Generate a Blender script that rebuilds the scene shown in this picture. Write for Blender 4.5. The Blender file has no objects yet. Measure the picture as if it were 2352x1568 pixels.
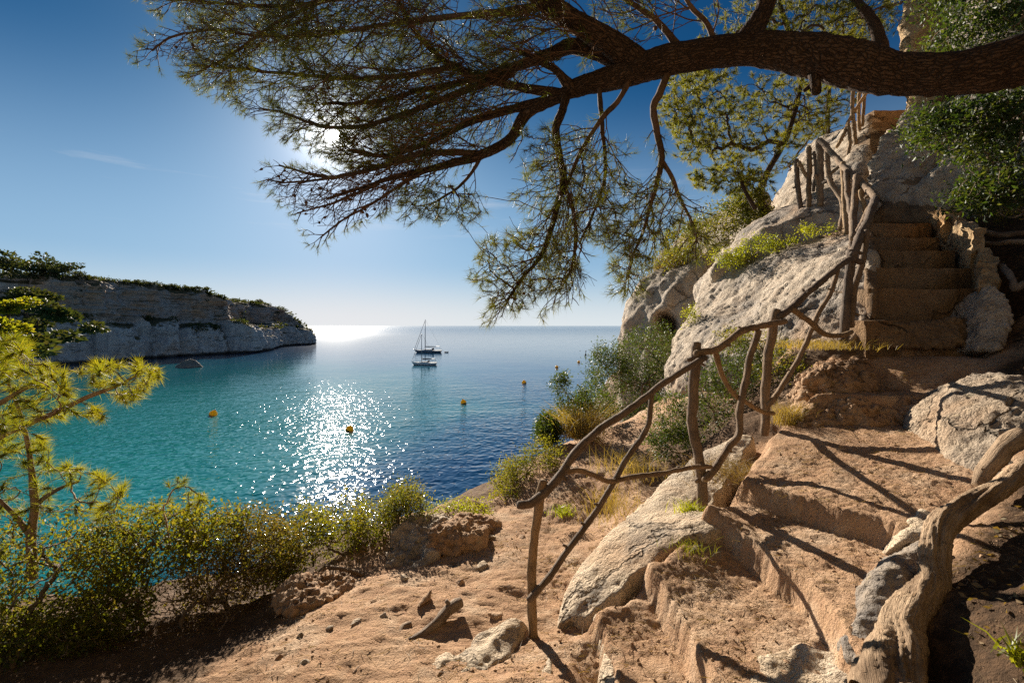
import bpy, bmesh, math, random
import numpy as np
from mathutils import Vector, Matrix
from mathutils.geometry import tessellate_polygon

random.seed(7); np.random.seed(7)
S = bpy.context.scene
C = S.collection

# ------------------------------------------------------------------ camera
CAMZ = 17.0
FOC = 16.0
F = 2352 * FOC / 36.0
cam_d = bpy.data.cameras.new('camera'); cam = bpy.data.objects.new('camera', cam_d); C.objects.link(cam)
cam_d.lens = FOC; cam_d.sensor_width = 36.0; cam_d.sensor_fit = 'HORIZONTAL'
cam.location = (0, 0, CAMZ); cam.rotation_euler = (math.radians(90), 0, 0)
cam_d.shift_y = -36.0 / 2352.0
cam_d.clip_start = 0.05; cam_d.clip_end = 80000
S.camera = cam
S.render.resolution_x = 1024; S.render.resolution_y = 682

# ------------------------------------------------------------------ world, sun, exposure
SUN = Vector((-0.389, 1.0, 0.419)).normalized()
SUN_EL = math.asin(SUN.z); SUN_AZ = math.atan2(SUN.x, SUN.y)
w = bpy.data.worlds.new('World'); S.world = w; w.use_nodes = True
nt = w.node_tree; nt.nodes.clear()
out = nt.nodes.new('ShaderNodeOutputWorld')
sky = nt.nodes.new('ShaderNodeTexSky'); sky.sky_type = 'NISHITA'; sky.sun_disc = False
sky.sun_elevation = SUN_EL; sky.sun_rotation = SUN_AZ
sky.air_density = 1.0; sky.dust_density = 0.30; sky.ozone_density = 6.0; sky.altitude = 0
bg = nt.nodes.new('ShaderNodeBackground'); bg.inputs['Strength'].default_value = 0.05
hs = nt.nodes.new('ShaderNodeHueSaturation'); hs.inputs['Saturation'].default_value = 1.0; hs.inputs['Value'].default_value = 1.0
# film-like contrast of the clear sky, one power curve per channel
ssep = nt.nodes.new('ShaderNodeSeparateColor'); gm = nt.nodes.new('ShaderNodeCombineColor'); nt.links.new(sky.outputs[0], ssep.inputs[0])
for ch, pw_, kk_ in ((0, 1.95, 0.080), (1, 1.32, 0.268), (2, 1.22, 0.320)):
    a_ = nt.nodes.new('ShaderNodeMath'); a_.operation = 'POWER'; a_.inputs[1].default_value = pw_; nt.links.new(ssep.outputs[ch], a_.inputs[0])
    b_ = nt.nodes.new('ShaderNodeMath'); b_.operation = 'MULTIPLY'; b_.inputs[1].default_value = kk_; nt.links.new(a_.outputs[0], b_.inputs[0]); nt.links.new(b_.outputs[0], gm.inputs[ch])
tc = nt.nodes.new('ShaderNodeTexCoord'); sx = nt.nodes.new('ShaderNodeSeparateXYZ'); nt.links.new(tc.outputs['Generated'], sx.inputs[0])
hz = nt.nodes.new('ShaderNodeMapRange'); hz.interpolation_type = 'SMOOTHSTEP'; hz.inputs[1].default_value = 0.14; hz.inputs[2].default_value = -0.02; hz.inputs[3].default_value = 0.0; hz.inputs[4].default_value = 0.96
nt.links.new(sx.outputs['Z'], hz.inputs[0])
hzm = nt.nodes.new('ShaderNodeMix'); hzm.data_type = 'RGBA'; hzm.inputs[7].default_value = (7.0, 7.5, 7.7, 1)
hy = nt.nodes.new('ShaderNodeMapRange'); hy.interpolation_type = 'SMOOTHSTEP'; hy.inputs[1].default_value = 0.47; hy.inputs[2].default_value = 0.08; hy.inputs[3].default_value = 0.0; hy.inputs[4].default_value = 0.72
nt.links.new(sx.outputs['Z'], hy.inputs[0])
hym = nt.nodes.new('ShaderNodeMix'); hym.data_type = 'RGBA'; hym.inputs[7].default_value = (3.5, 5.3, 7.3, 1); nt.links.new(hy.outputs[0], hym.inputs[0]); nt.links.new(gm.outputs[0], hym.inputs[6])
nt.links.new(hz.outputs[0], hzm.inputs[0]); nt.links.new(hym.outputs[2], hzm.inputs[6])
nt.links.new(hzm.outputs[2], hs.inputs['Color'])
# thin cirrus, world space
mp = nt.nodes.new('ShaderNodeMapping'); mp.inputs['Scale'].default_value = (2.2, 2.2, 26)
nt.links.new(tc.outputs['Generated'], mp.inputs['Vector'])
cn = nt.nodes.new('ShaderNodeTexNoise'); cn.inputs['Scale'].default_value = 1.6; cn.inputs['Detail'].default_value = 7; cn.inputs['Roughness'].default_value = 0.62
nt.links.new(mp.outputs[0], cn.inputs['Vector'])
cr = nt.nodes.new('ShaderNodeMapRange'); cr.inputs[1].default_value = 0.56; cr.inputs[2].default_value = 0.80; cr.inputs[3].default_value = 0; cr.inputs[4].default_value = 0.45
nt.links.new(cn.outputs['Fac'], cr.inputs[0])
b1 = nt.nodes.new('ShaderNodeMapRange'); b1.inputs[1].default_value = 0.16; b1.inputs[2].default_value = 0.235; nt.links.new(sx.outputs['Z'], b1.inputs[0])
b2 = nt.nodes.new('ShaderNodeMapRange'); b2.inputs[1].default_value = 0.33; b2.inputs[2].default_value = 0.24; nt.links.new(sx.outputs['Z'], b2.inputs[0])
m1 = nt.nodes.new('ShaderNodeMath'); m1.operation = 'MULTIPLY'; nt.links.new(b1.outputs[0], m1.inputs[0]); nt.links.new(b2.outputs[0], m1.inputs[1])
m2 = nt.nodes.new('ShaderNodeMath'); m2.operation = 'MULTIPLY'; nt.links.new(m1.outputs[0], m2.inputs[0]); nt.links.new(cr.outputs[0], m2.inputs[1])
cm = nt.nodes.new('ShaderNodeMix'); cm.data_type = 'RGBA'
cm.inputs[7].default_value = (6.9, 7.0, 7.3, 1)
nt.links.new(m2.outputs[0], cm.inputs[0]); nt.links.new(hs.outputs[0], cm.inputs[6])
# the sun itself and its aureole
vd = nt.nodes.new('ShaderNodeVectorMath'); vd.operation = 'DOT_PRODUCT'; vd.inputs[1].default_value = SUN
nt.links.new(tc.outputs['Generated'], vd.inputs[0])
ac = nt.nodes.new('ShaderNodeMath'); ac.operation = 'ARCCOSINE'; nt.links.new(vd.outputs['Value'], ac.inputs[0])
def expo(k, amp):
    a = nt.nodes.new('ShaderNodeMath'); a.operation = 'MULTIPLY'; a.inputs[1].default_value = -1.0 / math.radians(k); nt.links.new(ac.outputs[0], a.inputs[0])
    b = nt.nodes.new('ShaderNodeMath'); b.operation = 'EXPONENT'; nt.links.new(a.outputs[0], b.inputs[0])
    c = nt.nodes.new('ShaderNodeMath'); c.operation = 'MULTIPLY'; c.inputs[1].default_value = amp; nt.links.new(b.outputs[0], c.inputs[0])
    return c
e1 = expo(1.25, 60.0); e2 = expo(6.0, 3.8)
dsc = nt.nodes.new('ShaderNodeMath'); dsc.operation = 'LESS_THAN'; dsc.inputs[1].default_value = math.radians(0.5); nt.links.new(ac.outputs[0], dsc.inputs[0])
ds2 = nt.nodes.new('ShaderNodeMath'); ds2.operation = 'MULTIPLY_ADD'; ds2.inputs[1].default_value = 400; nt.links.new(dsc.outputs[0], ds2.inputs[0]); nt.links.new(e1.outputs[0], ds2.inputs[2])
ad = nt.nodes.new('ShaderNodeMath'); nt.links.new(ds2.outputs[0], ad.inputs[0]); nt.links.new(e2.outputs[0], ad.inputs[1])
gl = nt.nodes.new('ShaderNodeVectorMath'); gl.operation = 'SCALE'; gl.inputs[0].default_value = (1.0, 0.97, 0.92); nt.links.new(ad.outputs[0], gl.inputs['Scale'])
sm = nt.nodes.new('ShaderNodeVectorMath'); sm.operation = 'ADD'; nt.links.new(cm.outputs[2], sm.inputs[0]); nt.links.new(gl.outputs[0], sm.inputs[1])
nt.links.new(sm.outputs[0], bg.inputs['Color']); nt.links.new(bg.outputs[0], out.inputs['Surface'])

sl = bpy.data.lights.new('sun', 'SUN'); sl.energy = 5.0; sl.angle = math.radians(0.53); sl.color = (1.0, 0.90, 0.76)
so = bpy.data.objects.new('sun', sl); C.objects.link(so)
so.rotation_euler = SUN.to_track_quat('Z', 'Y').to_euler(); so.location = (-30, 60, 60)
S.view_settings.view_transform = 'Standard'; S.view_settings.look = 'None'
S.view_settings.exposure = 1.12; S.view_settings.gamma = 1.0
S.render.engine = 'CYCLES'
S.cycles.use_denoising = False
S.cycles.use_adaptive_sampling = False
S.cycles.max_bounces = 6; S.cycles.diffuse_bounces = 3; S.cycles.glossy_bounces = 2; S.cycles.transmission_bounces = 4; S.cycles.transparent_max_bounces = 4
S.cycles.sample_clamp_indirect = 3.0

# ------------------------------------------------------------------ numpy helpers
def P(x, y, d):
    return np.array((d * (x - 1176) / F, d, CAMZ + d * (748 - y) / F))
def PA(rows):
    a = np.array(rows, float); return np.stack([a[:, 2] * (a[:, 0] - 1176) / F, a[:, 2], CAMZ + a[:, 2] * (748 - a[:, 1]) / F], 1)
_perm = np.random.RandomState(3).permutation(256); _perm = np.concatenate([_perm, _perm, _perm])
_g = np.random.RandomState(4).normal(size=(256, 3)); _g /= np.linalg.norm(_g, axis=1)[:, None]
def perlin(p):
    i = np.floor(p).astype(np.int64); f = p - i; i &= 255
    u = f * f * f * (f * (f * 6 - 15) + 10)
    r = 0
    for dx in (0, 1):
        for dy in (0, 1):
            for dz in (0, 1):
                h = _perm[_perm[_perm[i[:, 0] + dx] + i[:, 1] + dy] + i[:, 2] + dz]
                g = _g[h]
                dot = g[:, 0] * (f[:, 0] - dx) + g[:, 1] * (f[:, 1] - dy) + g[:, 2] * (f[:, 2] - dz)
                wx = u[:, 0] if dx else 1 - u[:, 0]; wy = u[:, 1] if dy else 1 - u[:, 1]; wz = u[:, 2] if dz else 1 - u[:, 2]
                r = r + dot * wx * wy * wz
    return r
def fbm(p, scale=1.0, octv=4, rough=0.5, seed=0.0):
    p = np.asarray(p, float) * scale + seed * 17.31
    a = 1.0; r = np.zeros(len(p))
    for k in range(octv):
        r += a * perlin(p); p = p * 2.03 + 5.7; a *= rough
    return r
def ridged(p, scale=1.0, octv=4, seed=0.0):
    p = np.asarray(p, float) * scale + seed * 9.1
    a = 1.0; r = np.zeros(len(p))
    for k in range(octv):
        r += a * (0.5 - np.abs(perlin(p)) * 2); p = p * 2.1 + 3.1; a *= 0.5
    return r
def sstep(x, a, b):
    t = np.clip((x - a) / (b - a), 0, 1); return t * t * (3 - 2 * t)

def mk(name, V, Fs, mat=None, parent=None, smooth=True):
    """one mesh object from vertex array and list of face arrays"""
    V = np.asarray(V, np.float32)
    if not isinstance(Fs, (list, tuple)): Fs = [Fs]
    Fs = [np.asarray(f, np.int32) for f in Fs if len(f)]
    me = bpy.data.meshes.new(name)
    me.vertices.add(len(V)); me.vertices.foreach_set('co', V.ravel())
    nl = sum(f.size for f in Fs); npoly = sum(len(f) for f in Fs)
    me.loops.add(nl); me.loops.foreach_set('vertex_index', np.concatenate([f.ravel() for f in Fs]))
    me.polygons.add(npoly)
    starts = []; o = 0
    for f in Fs:
        starts.append(o + np.arange(len(f)) * f.shape[1]); o += f.size
    me.polygons.foreach_set('loop_start', np.concatenate(starts).astype(np.int32))
    if smooth: me.polygons.foreach_set('use_smooth', np.ones(npoly, bool))
    me.update(calc_edges=True); me.validate()
    if mat: me.materials.append(mat)
    ob = bpy.data.objects.new(name, me); C.objects.link(ob)
    if parent is not None: ob.parent = parent; ob.matrix_parent_inverse = parent.matrix_world.inverted() if False else Matrix.Translation(-Vector(parent.location))
    return ob
def thing(name, label, cat, loc=(0, 0, 0), group=None):
    o = bpy.data.objects.new(name, None); C.objects.link(o); o.location = tuple(float(v) for v in loc); o.empty_display_size = 0.1
    tag(o, label, cat, group); return o
def tag(o, label=None, cat=None, group=None, kind=None):
    if label: o['label'] = label
    if cat: o['category'] = cat
    if group: o['group'] = group
    if kind: o['kind'] = kind
    return o

class MB:
    def __init__(s): s.V = []; s.Q = []; s.T = []; s.n = 0; s.G = []
    def add(s, V, Q=None, T=None):
        s.V.append(np.asarray(V, float))
        if Q is not None and len(Q): s.Q.append(np.asarray(Q, int) + s.n)
        if T is not None and len(T): s.T.append(np.asarray(T, int) + s.n)
        s.n += len(V)
    def build(s, name, mat, parent=None, smooth=True):
        fs = []
        if s.Q: fs.append(np.concatenate(s.Q))
        if s.T: fs.append(np.concatenate(s.T))
        o = mk(name, np.concatenate(s.V), fs, mat, parent, smooth)
        if s.G and sum(len(g) for g in s.G) == s.n: set_grain(o, np.concatenate(s.G))
        return o
def set_grain(o, g):
    at = o.data.attributes.new('grain', 'FLOAT_VECTOR', 'POINT'); at.data.foreach_set('vector', np.asarray(g, np.float32).ravel())

def catmull(pts, k):
    p = np.asarray(pts, float); n = len(p)
    if n < 3 or k < 2:
        t = np.linspace(0, n - 1, (n - 1) * k + 1); i = np.minimum(t.astype(int), n - 2); f = (t - i)[:, None]
        return p[i] * (1 - f) + p[i + 1] * f
    q = np.vstack([2 * p[0] - p[1], p, 2 * p[-1] - p[-2]])
    t = np.linspace(0, n - 1, (n - 1) * k + 1); i = np.minimum(t.astype(int), n - 2); f = (t - i)[:, None]
    a, b, c, d = q[i], q[i + 1], q[i + 2], q[i + 3]
    return 0.5 * ((2 * b) + (-a + c) * f + (2 * a - 5 * b + 4 * c - d) * f ** 2 + (-a + 3 * b - 3 * c + d) * f ** 3)
def resample(pts, step):
    p = np.asarray(pts, float); seg = np.linalg.norm(np.diff(p[:, :3], axis=0), axis=1); s = np.concatenate([[0], np.cumsum(seg)])
    n = max(2, int(s[-1] / step) + 1); t = np.linspace(0, s[-1], n)
    return np.stack([np.interp(t, s, p[:, k]) for k in range(p.shape[1])], 1)
def tube(mb, pts, rad, sides=6, cap=True, lump=0.0, seed=0.0, lumpscale=6.0):
    p = np.asarray(pts, float); n = len(p); r = np.broadcast_to(np.asarray(rad, float), (n,))
    t = np.gradient(p, axis=0); t /= np.linalg.norm(t, axis=1)[:, None] + 1e-9
    m = np.abs(t.mean(0)); ref = np.zeros(3); ref[np.argmin(m)] = 1
    u = np.cross(t, ref); u /= np.linalg.norm(u, axis=1)[:, None] + 1e-9; v = np.cross(t, u)
    a = np.arange(sides) * 2 * math.pi / sides
    ring = (np.cos(a)[None, :, None] * u[:, None, :] + np.sin(a)[None, :, None] * v[:, None, :])
    V = (p[:, None, :] + ring * r[:, None, None]).reshape(-1, 3)
    if lump:
        nn = ring.reshape(-1, 3)
        V = V + nn * (fbm(V, lumpscale, 4, 0.55, seed) * lump * np.repeat(r, sides))[:, None]
    sl_ = np.concatenate([[0], np.cumsum(np.linalg.norm(np.diff(p, axis=0), axis=1))]); rm = float(np.mean(r))
    gr_ = np.stack([np.broadcast_to(np.cos(a)[None] * rm, (n, sides)), np.broadcast_to(np.sin(a)[None] * rm, (n, sides)), np.broadcast_to(sl_[:, None], (n, sides)) + seed * 3.3], -1).reshape(-1, 3)
    i = np.arange(n - 1)[:, None] * sides; j = np.arange(sides)[None, :]; j2 = (j + 1) % sides
    Q = np.stack([i + j, i + j2, i + sides + j2, i + sides + j], -1).reshape(-1, 4)
    T = None
    if cap:
        k = len(V); V = np.vstack([V, p[0] - t[0] * r[0] * 0.25, p[-1] + t[-1] * r[-1] * 0.25])
        jj = np.arange(sides); b = (n - 1) * sides
        T = np.vstack([np.stack([(jj + 1) % sides, jj, np.full(sides, k)], 1), np.stack([b + jj, b + (jj + 1) % sides, np.full(sides, k + 1)], 1)])
        gr_ = np.vstack([gr_, (0, 0, seed * 3.3), (0, 0, sl_[-1] + seed * 3.3)])
    mb.G.append(gr_); mb.add(V, Q, T)
def rbf(ctrl, c=0.25, lin=True):
    """multiquadric height interpolation z(x, y)"""
    A = np.asarray(ctrl, float); X = A[:, :2]; n = len(A)
    D = np.sqrt(((X[:, None] - X[None]) ** 2).sum(-1) + c * c)
    M = np.zeros((n + 3, n + 3)); M[:n, :n] = D + np.eye(n) * -0.002; M[:n, n] = 1; M[:n, n + 1:] = X; M[n, :n] = 1; M[n + 1:, :n] = X.T
    b = np.concatenate([A[:, 2], np.zeros(3)]); co = np.linalg.solve(M, b)
    def f(x, y):
        Q = np.stack([x, y], 1); r = np.empty(len(Q))
        for s in range(0, len(Q), 20000):
            q = Q[s:s + 20000]
            K = np.sqrt(((q[:, None] - X[None]) ** 2).sum(-1) + c * c)
            r[s:s + 20000] = K @ co[:n] + co[n] + q @ co[n + 1:]
        return r
    return f
def poly_sd(x, y, poly, closed=True):
    """distance to polyline; negative inside (closed) or left side (open)"""
    P_ = np.asarray(poly, float); n = len(P_); best = np.full(len(x), 1e9); sgn = np.ones(len(x)); inside = np.zeros(len(x), bool)
    for i in range(n if closed else n - 1):
        a = P_[i]; b = P_[(i + 1) % n]; e = b - a
        t = ((x - a[0]) * e[0] + (y - a[1]) * e[1]) / (e @ e); tc_ = np.clip(t, 0, 1)
        dd = np.hypot(x - a[0] - tc_ * e[0], y - a[1] - tc_ * e[1])
        cr_ = e[0] * (y - a[1]) - e[1] * (x - a[0])
        m = dd < best - 1e-9; best[m] = dd[m]; sgn[m] = np.where(cr_[m] > 0, -1, 1)
        if closed:
            c = ((a[1] > y) != (b[1] > y)) & (x < (b[0] - a[0]) * (y - a[1]) / (b[1] - a[1] + 1e-12) + a[0]); inside ^= c
    return np.where(inside, -best, best) if closed else best * sgn
def in_poly(x, y, poly): return poly_sd(np.asarray(x, float), np.asarray(y, float), poly) < 0
def grid_faces(nx, ny):
    i = np.arange(ny - 1)[:, None] * nx; j = np.arange(nx - 1)[None, :]
    return np.stack([i + j, i + j + 1, i + nx + j + 1, i + nx + j], -1).reshape(-1, 4)

# ------------------------------------------------------------------ materials
def mat(name):
    m = bpy.data.materials.new(name); m.use_nodes = True; n = m.node_tree; n.nodes.clear()
    return m, n
class N:
    def __init__(s, name):
        s.m, s.t = mat(name); s.o = s.t.nodes.new('ShaderNodeOutputMaterial'); s.co = s.t.nodes.new('ShaderNodeTexCoord')
    def n(s, typ, **kw):
        x = s.t.nodes.new(typ)
        for k, v in kw.items():
            if k.startswith('i_'):
                key = k[2:]; key = int(key) if key.isdigit() else key.replace('_', ' ')
                if isinstance(v, bpy.types.NodeSocket): s.t.links.new(v, x.inputs[key])
                else: x.inputs[key].default_value = v
            else: setattr(x, k, v)
        return x
    def pos(s, scale=(1, 1, 1)):
        g = s.n('ShaderNodeNewGeometry')
        return s.n('ShaderNodeMapping', i_Vector=g.outputs['Position'], i_Scale=scale).outputs[0]
    def obj(s, scale=(1, 1, 1)): return s.n('ShaderNodeMapping', i_Vector=s.co.outputs['Object'], i_Scale=scale).outputs[0]
    def noise(s, vec, scale, detail=4, rough=0.55, dist=0): return s.n('ShaderNodeTexNoise', i_Vector=vec, i_Scale=scale, i_Detail=detail, i_Roughness=rough, i_Distortion=dist).outputs['Fac']
    def vor(s, vec, scale, feature='F1', rnd=1.0):
        return s.n('ShaderNodeTexVoronoi', feature=feature, i_Vector=vec, i_Scale=scale, i_Randomness=rnd).outputs['Distance']
    def ramp(s, fac, stops, interp='LINEAR'):
        r = s.n('ShaderNodeValToRGB', i_Fac=fac); r.color_ramp.interpolation = interp; e = r.color_ramp.elements
        while len(e) < len(stops): e.new(0.5)
        for k, (p, c) in enumerate(stops):
            e[k].position = p; e[k].color = (c, c, c, 1) if isinstance(c, (int, float)) else (*c, 1)
        return r.outputs[0]
    def mr(s, v, a, b, c=0.0, d=1.0): return s.n('ShaderNodeMapRange', i_0=v, i_1=a, i_2=b, i_3=c, i_4=d).outputs[0]
    def mix(s, f, a, b, blend='MIX'):
        x = s.n('ShaderNodeMix', data_type='RGBA', blend_type=blend)
        for k, v in ((0, f), (6, a), (7, b)):
            if isinstance(v, bpy.types.NodeSocket): s.t.links.new(v, x.inputs[k])
            elif isinstance(v, tuple): x.inputs[k].default_value = (*v, 1)
            else: x.inputs[k].default_value = v
        return x.outputs[2]
    def math(s, op, a, b=0.0, c=0.0): return s.n('ShaderNodeMath', operation=op, i_0=a, i_1=b, i_2=c).outputs[0]
    def bump(s, h, strength=0.5, dist=0.02, normal=None):
        x = s.n('ShaderNodeBump', i_Height=h, i_Strength=strength, i_Distance=dist)
        if normal is not None: s.t.links.new(normal, x.inputs['Normal'])
        return x.outputs[0]
    def pbr(s, col, rough=0.8, normal=None, spec=0.3, **kw):
        b = s.n('ShaderNodeBsdfPrincipled', **kw)
        for k, v in (('Base Color', col), ('Roughness', rough), ('Specular IOR Level', spec), ('Normal', normal)):
            if v is None: continue
            if isinstance(v, bpy.types.NodeSocket): s.t.links.new(v, b.inputs[k])
            elif isinstance(v, tuple): b.inputs[k].default_value = (*v, 1)
            else: b.inputs[k].default_value = v
        return b.outputs[0]
    def out(s, sh): s.t.links.new(sh, s.o.inputs['Surface']); return s.m

def m_dirt(name, litter=0.0):
    k = N(name); p = k.pos()
    a = k.noise(p, 1.7, 5, 0.6); b = k.noise(p, 14, 6, 0.65); c = k.noise(p, 70, 4, 0.7)
    col = k.ramp(a, [(0.3, (0.34, 0.19, 0.105)), (0.5, (0.45, 0.27, 0.16)), (0.7, (0.55, 0.365, 0.23))])
    col = k.mix(k.mr(b, 0.38, 0.68), col, (0.49, 0.31, 0.18)); col = k.mix(k.mr(k.noise(p, 3.1, 5, 0.6), 0.50, 0.66, 0, 0.7), col, (0.60, 0.44, 0.30))
    col = k.mix(k.mr(c, 0.58, 0.72, 0, 0.75), col, (0.14, 0.07, 0.036))
    # dry grass bits and pale grit
    st = k.noise(k.n('ShaderNodeMapping', i_Vector=p, i_Scale=(1, 1, 1), i_Rotation=(0.3, 0.2, 0.6)).outputs[0], 38, 3, 0.7, 2.5)
    col = k.mix(k.mr(st, 0.62, 0.68, 0, 0.5), col, (0.20, 0.11, 0.05))
    gr = k.vor(p, 55)
    col = k.mix(k.mr(gr, 0.16, 0.10, 0, 0.55), col, (0.58, 0.43, 0.30))
    at = k.n('ShaderNodeAttribute', attribute_name='litter').outputs['Fac']  # litter mask; also carries shade painted into the ground colour
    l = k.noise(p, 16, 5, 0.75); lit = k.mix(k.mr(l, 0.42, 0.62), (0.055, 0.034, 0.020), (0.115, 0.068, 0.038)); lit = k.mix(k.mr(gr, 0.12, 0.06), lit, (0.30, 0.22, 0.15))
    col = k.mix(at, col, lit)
    h = k.math('ADD', k.math('MULTIPLY', b, 0.6), k.math('MULTIPLY', c, 0.35)); h = k.math('ADD', h, k.math('MULTIPLY', k.mr(gr, 0.2, 0.0), 0.25))
    return k.out(k.pbr(col, 0.92, k.bump(h, 1.0, 0.05), 0.12))
def m_rock(name, base=(0.44, 0.34, 0.245), pale=(0.58, 0.48, 0.37), grey=(0.28, 0.25, 0.225), warm=(0.45, 0.27, 0.14), pit=22, sc=1.0, bumpd=0.04):
    k = N(name); p = k.pos()
    a = k.noise(p, 0.9 * sc, 6, 0.62); b = k.noise(p, 5 * sc, 6, 0.65); c = k.noise(p, 34 * sc, 5, 0.7); wv = k.noise(p, 0.55 * sc, 4, 0.6, 0.4)
    col = k.mix(k.mr(b, 0.36, 0.62), base, pale)
    col = k.mix(k.mr(a, 0.50, 0.66, 0, 0.7), col, grey)
    col = k.mix(k.mr(wv, 0.54, 0.70, 0, 0.65), col, warm)
    col = k.mix(k.mr(c, 0.55, 0.70, 0, 0.5), col, (0.13, 0.105, 0.085))
    warp = k.n('ShaderNodeVectorMath', operation='ADD'); k.t.links.new(p, warp.inputs[0])
    nz = k.n('ShaderNodeTexNoise', i_Vector=p, i_Scale=7 * sc, i_Detail=3.0); k.t.links.new(nz.outputs['Color'], warp.inputs[1])
    v = k.vor(warp.outputs[0], pit * 0.35 * sc, 'SMOOTH_F1'); v2 = k.vor(warp.outputs[0], pit * sc)
    h = k.math('ADD', k.math('MULTIPLY', k.mr(v, 0.0, 0.45), 0.35), k.math('MULTIPLY', k.mr(v2, 0.0, 0.35), 0.30))
    big = k.n('ShaderNodeTexNoise', i_Vector=p, i_Scale=1.3 * sc, i_Detail=5.0, i_Roughness=0.65)
    cw = k.n('ShaderNodeVectorMath', operation='MULTIPLY_ADD', i_0=big.outputs['Color'], i_1=(0.9 / sc, 0.9 / sc, 0.9 / sc), i_2=p).outputs[0]
    ce = k.vor(cw, 0.85 * sc, 'DISTANCE_TO_EDGE'); crack = k.math('MULTIPLY', k.mr(ce, 0.022, 0.004), k.mr(a, 0.40, 0.55))
    col = k.mix(k.math('MULTIPLY', crack, 0.75), col, tuple(v * 0.22 for v in base))
    sp = k.pos((2.2 * sc, 2.2 * sc, 0.28 * sc)); stn = k.noise(sp, 1.0, 5, 0.65, 0.6)
    col = k.mix(k.mr(stn, 0.54, 0.68, 0, 0.55), col, tuple(v * 0.5 for v in grey)); lich = k.noise(p, 11 * sc, 4, 0.7)
    col = k.mix(k.math('MULTIPLY', k.mr(lich, 0.60, 0.68, 0, 0.5), k.mr(stn, 0.55, 0.42)), col, (0.50, 0.40, 0.22))
    h = k.math('ADD', h, k.math('MULTIPLY', c, 0.8)); h = k.math('ADD', h, k.math('MULTIPLY', b, 1.6)); h = k.math('SUBTRACT', h, k.math('MULTIPLY', crack, 1.6))
    return k.out(k.pbr(col, 0.88, k.bump(h, 0.9, bumpd), 0.2))
def m_wood(name, c1, c2, c3, grain=True):
    k = N(name); gp = k.n('ShaderNodeAttribute', attribute_name='grain').outputs['Vector'] if grain else k.pos()
    pw = k.pos()
    g = k.noise(k.n('ShaderNodeMapping', i_Vector=gp, i_Scale=(1, 1, 0.10)).outputs[0], 90 if grain else 12, 6, 0.65, 0.5); f = k.noise(k.n('ShaderNodeMapping', i_Vector=gp, i_Scale=(1, 1, 0.06)).outputs[0], 260 if grain else 60, 4, 0.7); l = k.noise(pw, 5.0, 4, 0.6)
    kn = k.noise(pw, 26, 3, 0.6)
    col = k.mix(k.mr(g, 0.35, 0.65), c1, c2); col = k.mix(k.mr(l, 0.45, 0.66, 0, 0.85), col, c3)
    col = k.mix(k.mr(f, 0.54, 0.66, 0, 0.7), col, tuple(v * 0.28 for v in c1)); col = k.mix(k.mr(kn, 0.62, 0.70, 0, 0.6), col, tuple(v * 0.4 for v in c1))
    rnd_ = k.n('ShaderNodeObjectInfo').outputs['Random']; col = k.mix(1.0, col, k.mix(rnd_, (0.68, 0.68, 0.72), (1.25, 1.16, 1.02)), 'MULTIPLY')
    return k.out(k.pbr(col, 0.8, k.bump(k.math('ADD', g, k.math('MULTIPLY', f, 0.5)), 0.9, 0.016 if grain else 0.006), 0.2))
def m_bark(name):
    k = N(name); gp = k.n('ShaderNodeAttribute', attribute_name='grain').outputs['Vector']; p = k.pos()
    nz = k.n('ShaderNodeTexNoise', i_Vector=p, i_Scale=14.0, i_Detail=4.0)
    q = k.n('ShaderNodeMapping', i_Vector=gp, i_Scale=(1, 1, 0.26)).outputs[0]
    wv = k.n('ShaderNodeVectorMath', operation='MULTIPLY_ADD', i_0=nz.outputs['Color'], i_1=(0.05, 0.05, 0.05), i_2=q).outputs[0]
    v = k.vor(wv, 62, 'DISTANCE_TO_EDGE'); v2 = k.vor(wv, 130, 'F1'); f = k.noise(q, 150, 5, 0.7); g = k.noise(p, 4, 4, 0.6)
    col = k.mix(k.mr(g, 0.4, 0.65), (0.075, 0.044, 0.028), (0.115, 0.072, 0.047))
    col = k.mix(k.mr(f, 0.48, 0.66, 0, 0.6), col, (0.16, 0.105, 0.068)); col = k.mix(k.mr(v2, 0.5, 0.15, 0, 0.35), col, (0.105, 0.055, 0.03))
    col = k.mix(k.mr(v, 0.10, 0.0), col, (0.022, 0.013, 0.009))
    h = k.math('ADD', k.mr(v, 0.0, 0.22), k.math('MULTIPLY', f, 0.5)); h = k.math('SUBTRACT', h, k.math('MULTIPLY', v2, 0.4))
    return k.out(k.pbr(col, 0.9, k.bump(h, 1.0, 0.022), 0.15))
def m_leaf(name, c1, c2, c3, trans=0.5, rough=0.5, sc=1.1, spec=0.4, tboost=1.6):
    k = N(name); p = k.pos(); oi = k.n('ShaderNodeNewGeometry')
    a = k.noise(p, sc, 3, 0.6); r = oi.outputs['Random Per Island']
    col = k.mix(k.mr(a, 0.38, 0.64), c1, c2); col = k.mix(k.mr(r, 0.62, 1.0, 0, 0.75), col, c3)
    d = k.pbr(col, rough, None, spec)
    tcol = k.mix(1.0, col, (tboost * 1.25, tboost * 1.15, tboost * 0.35), 'MULTIPLY')
    t = k.n('ShaderNodeBsdfTranslucent', i_Color=tcol)
    return k.out(k.n('ShaderNodeMixShader', i_0=trans, i_1=d, i_2=t.outputs[0]).outputs[0])
def m_plain(name, col, rough=0.5, spec=0.4, metal=0.0):
    k = N(name); p = k.pos(); a = k.noise(p, 3, 4, 0.6)
    c = k.mix(k.mr(a, 0.35, 0.7, 0, 0.3), col, tuple(v * 0.7 for v in col))
    return k.out(k.pbr(c, rough, None, spec, i_Metallic=metal))

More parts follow.
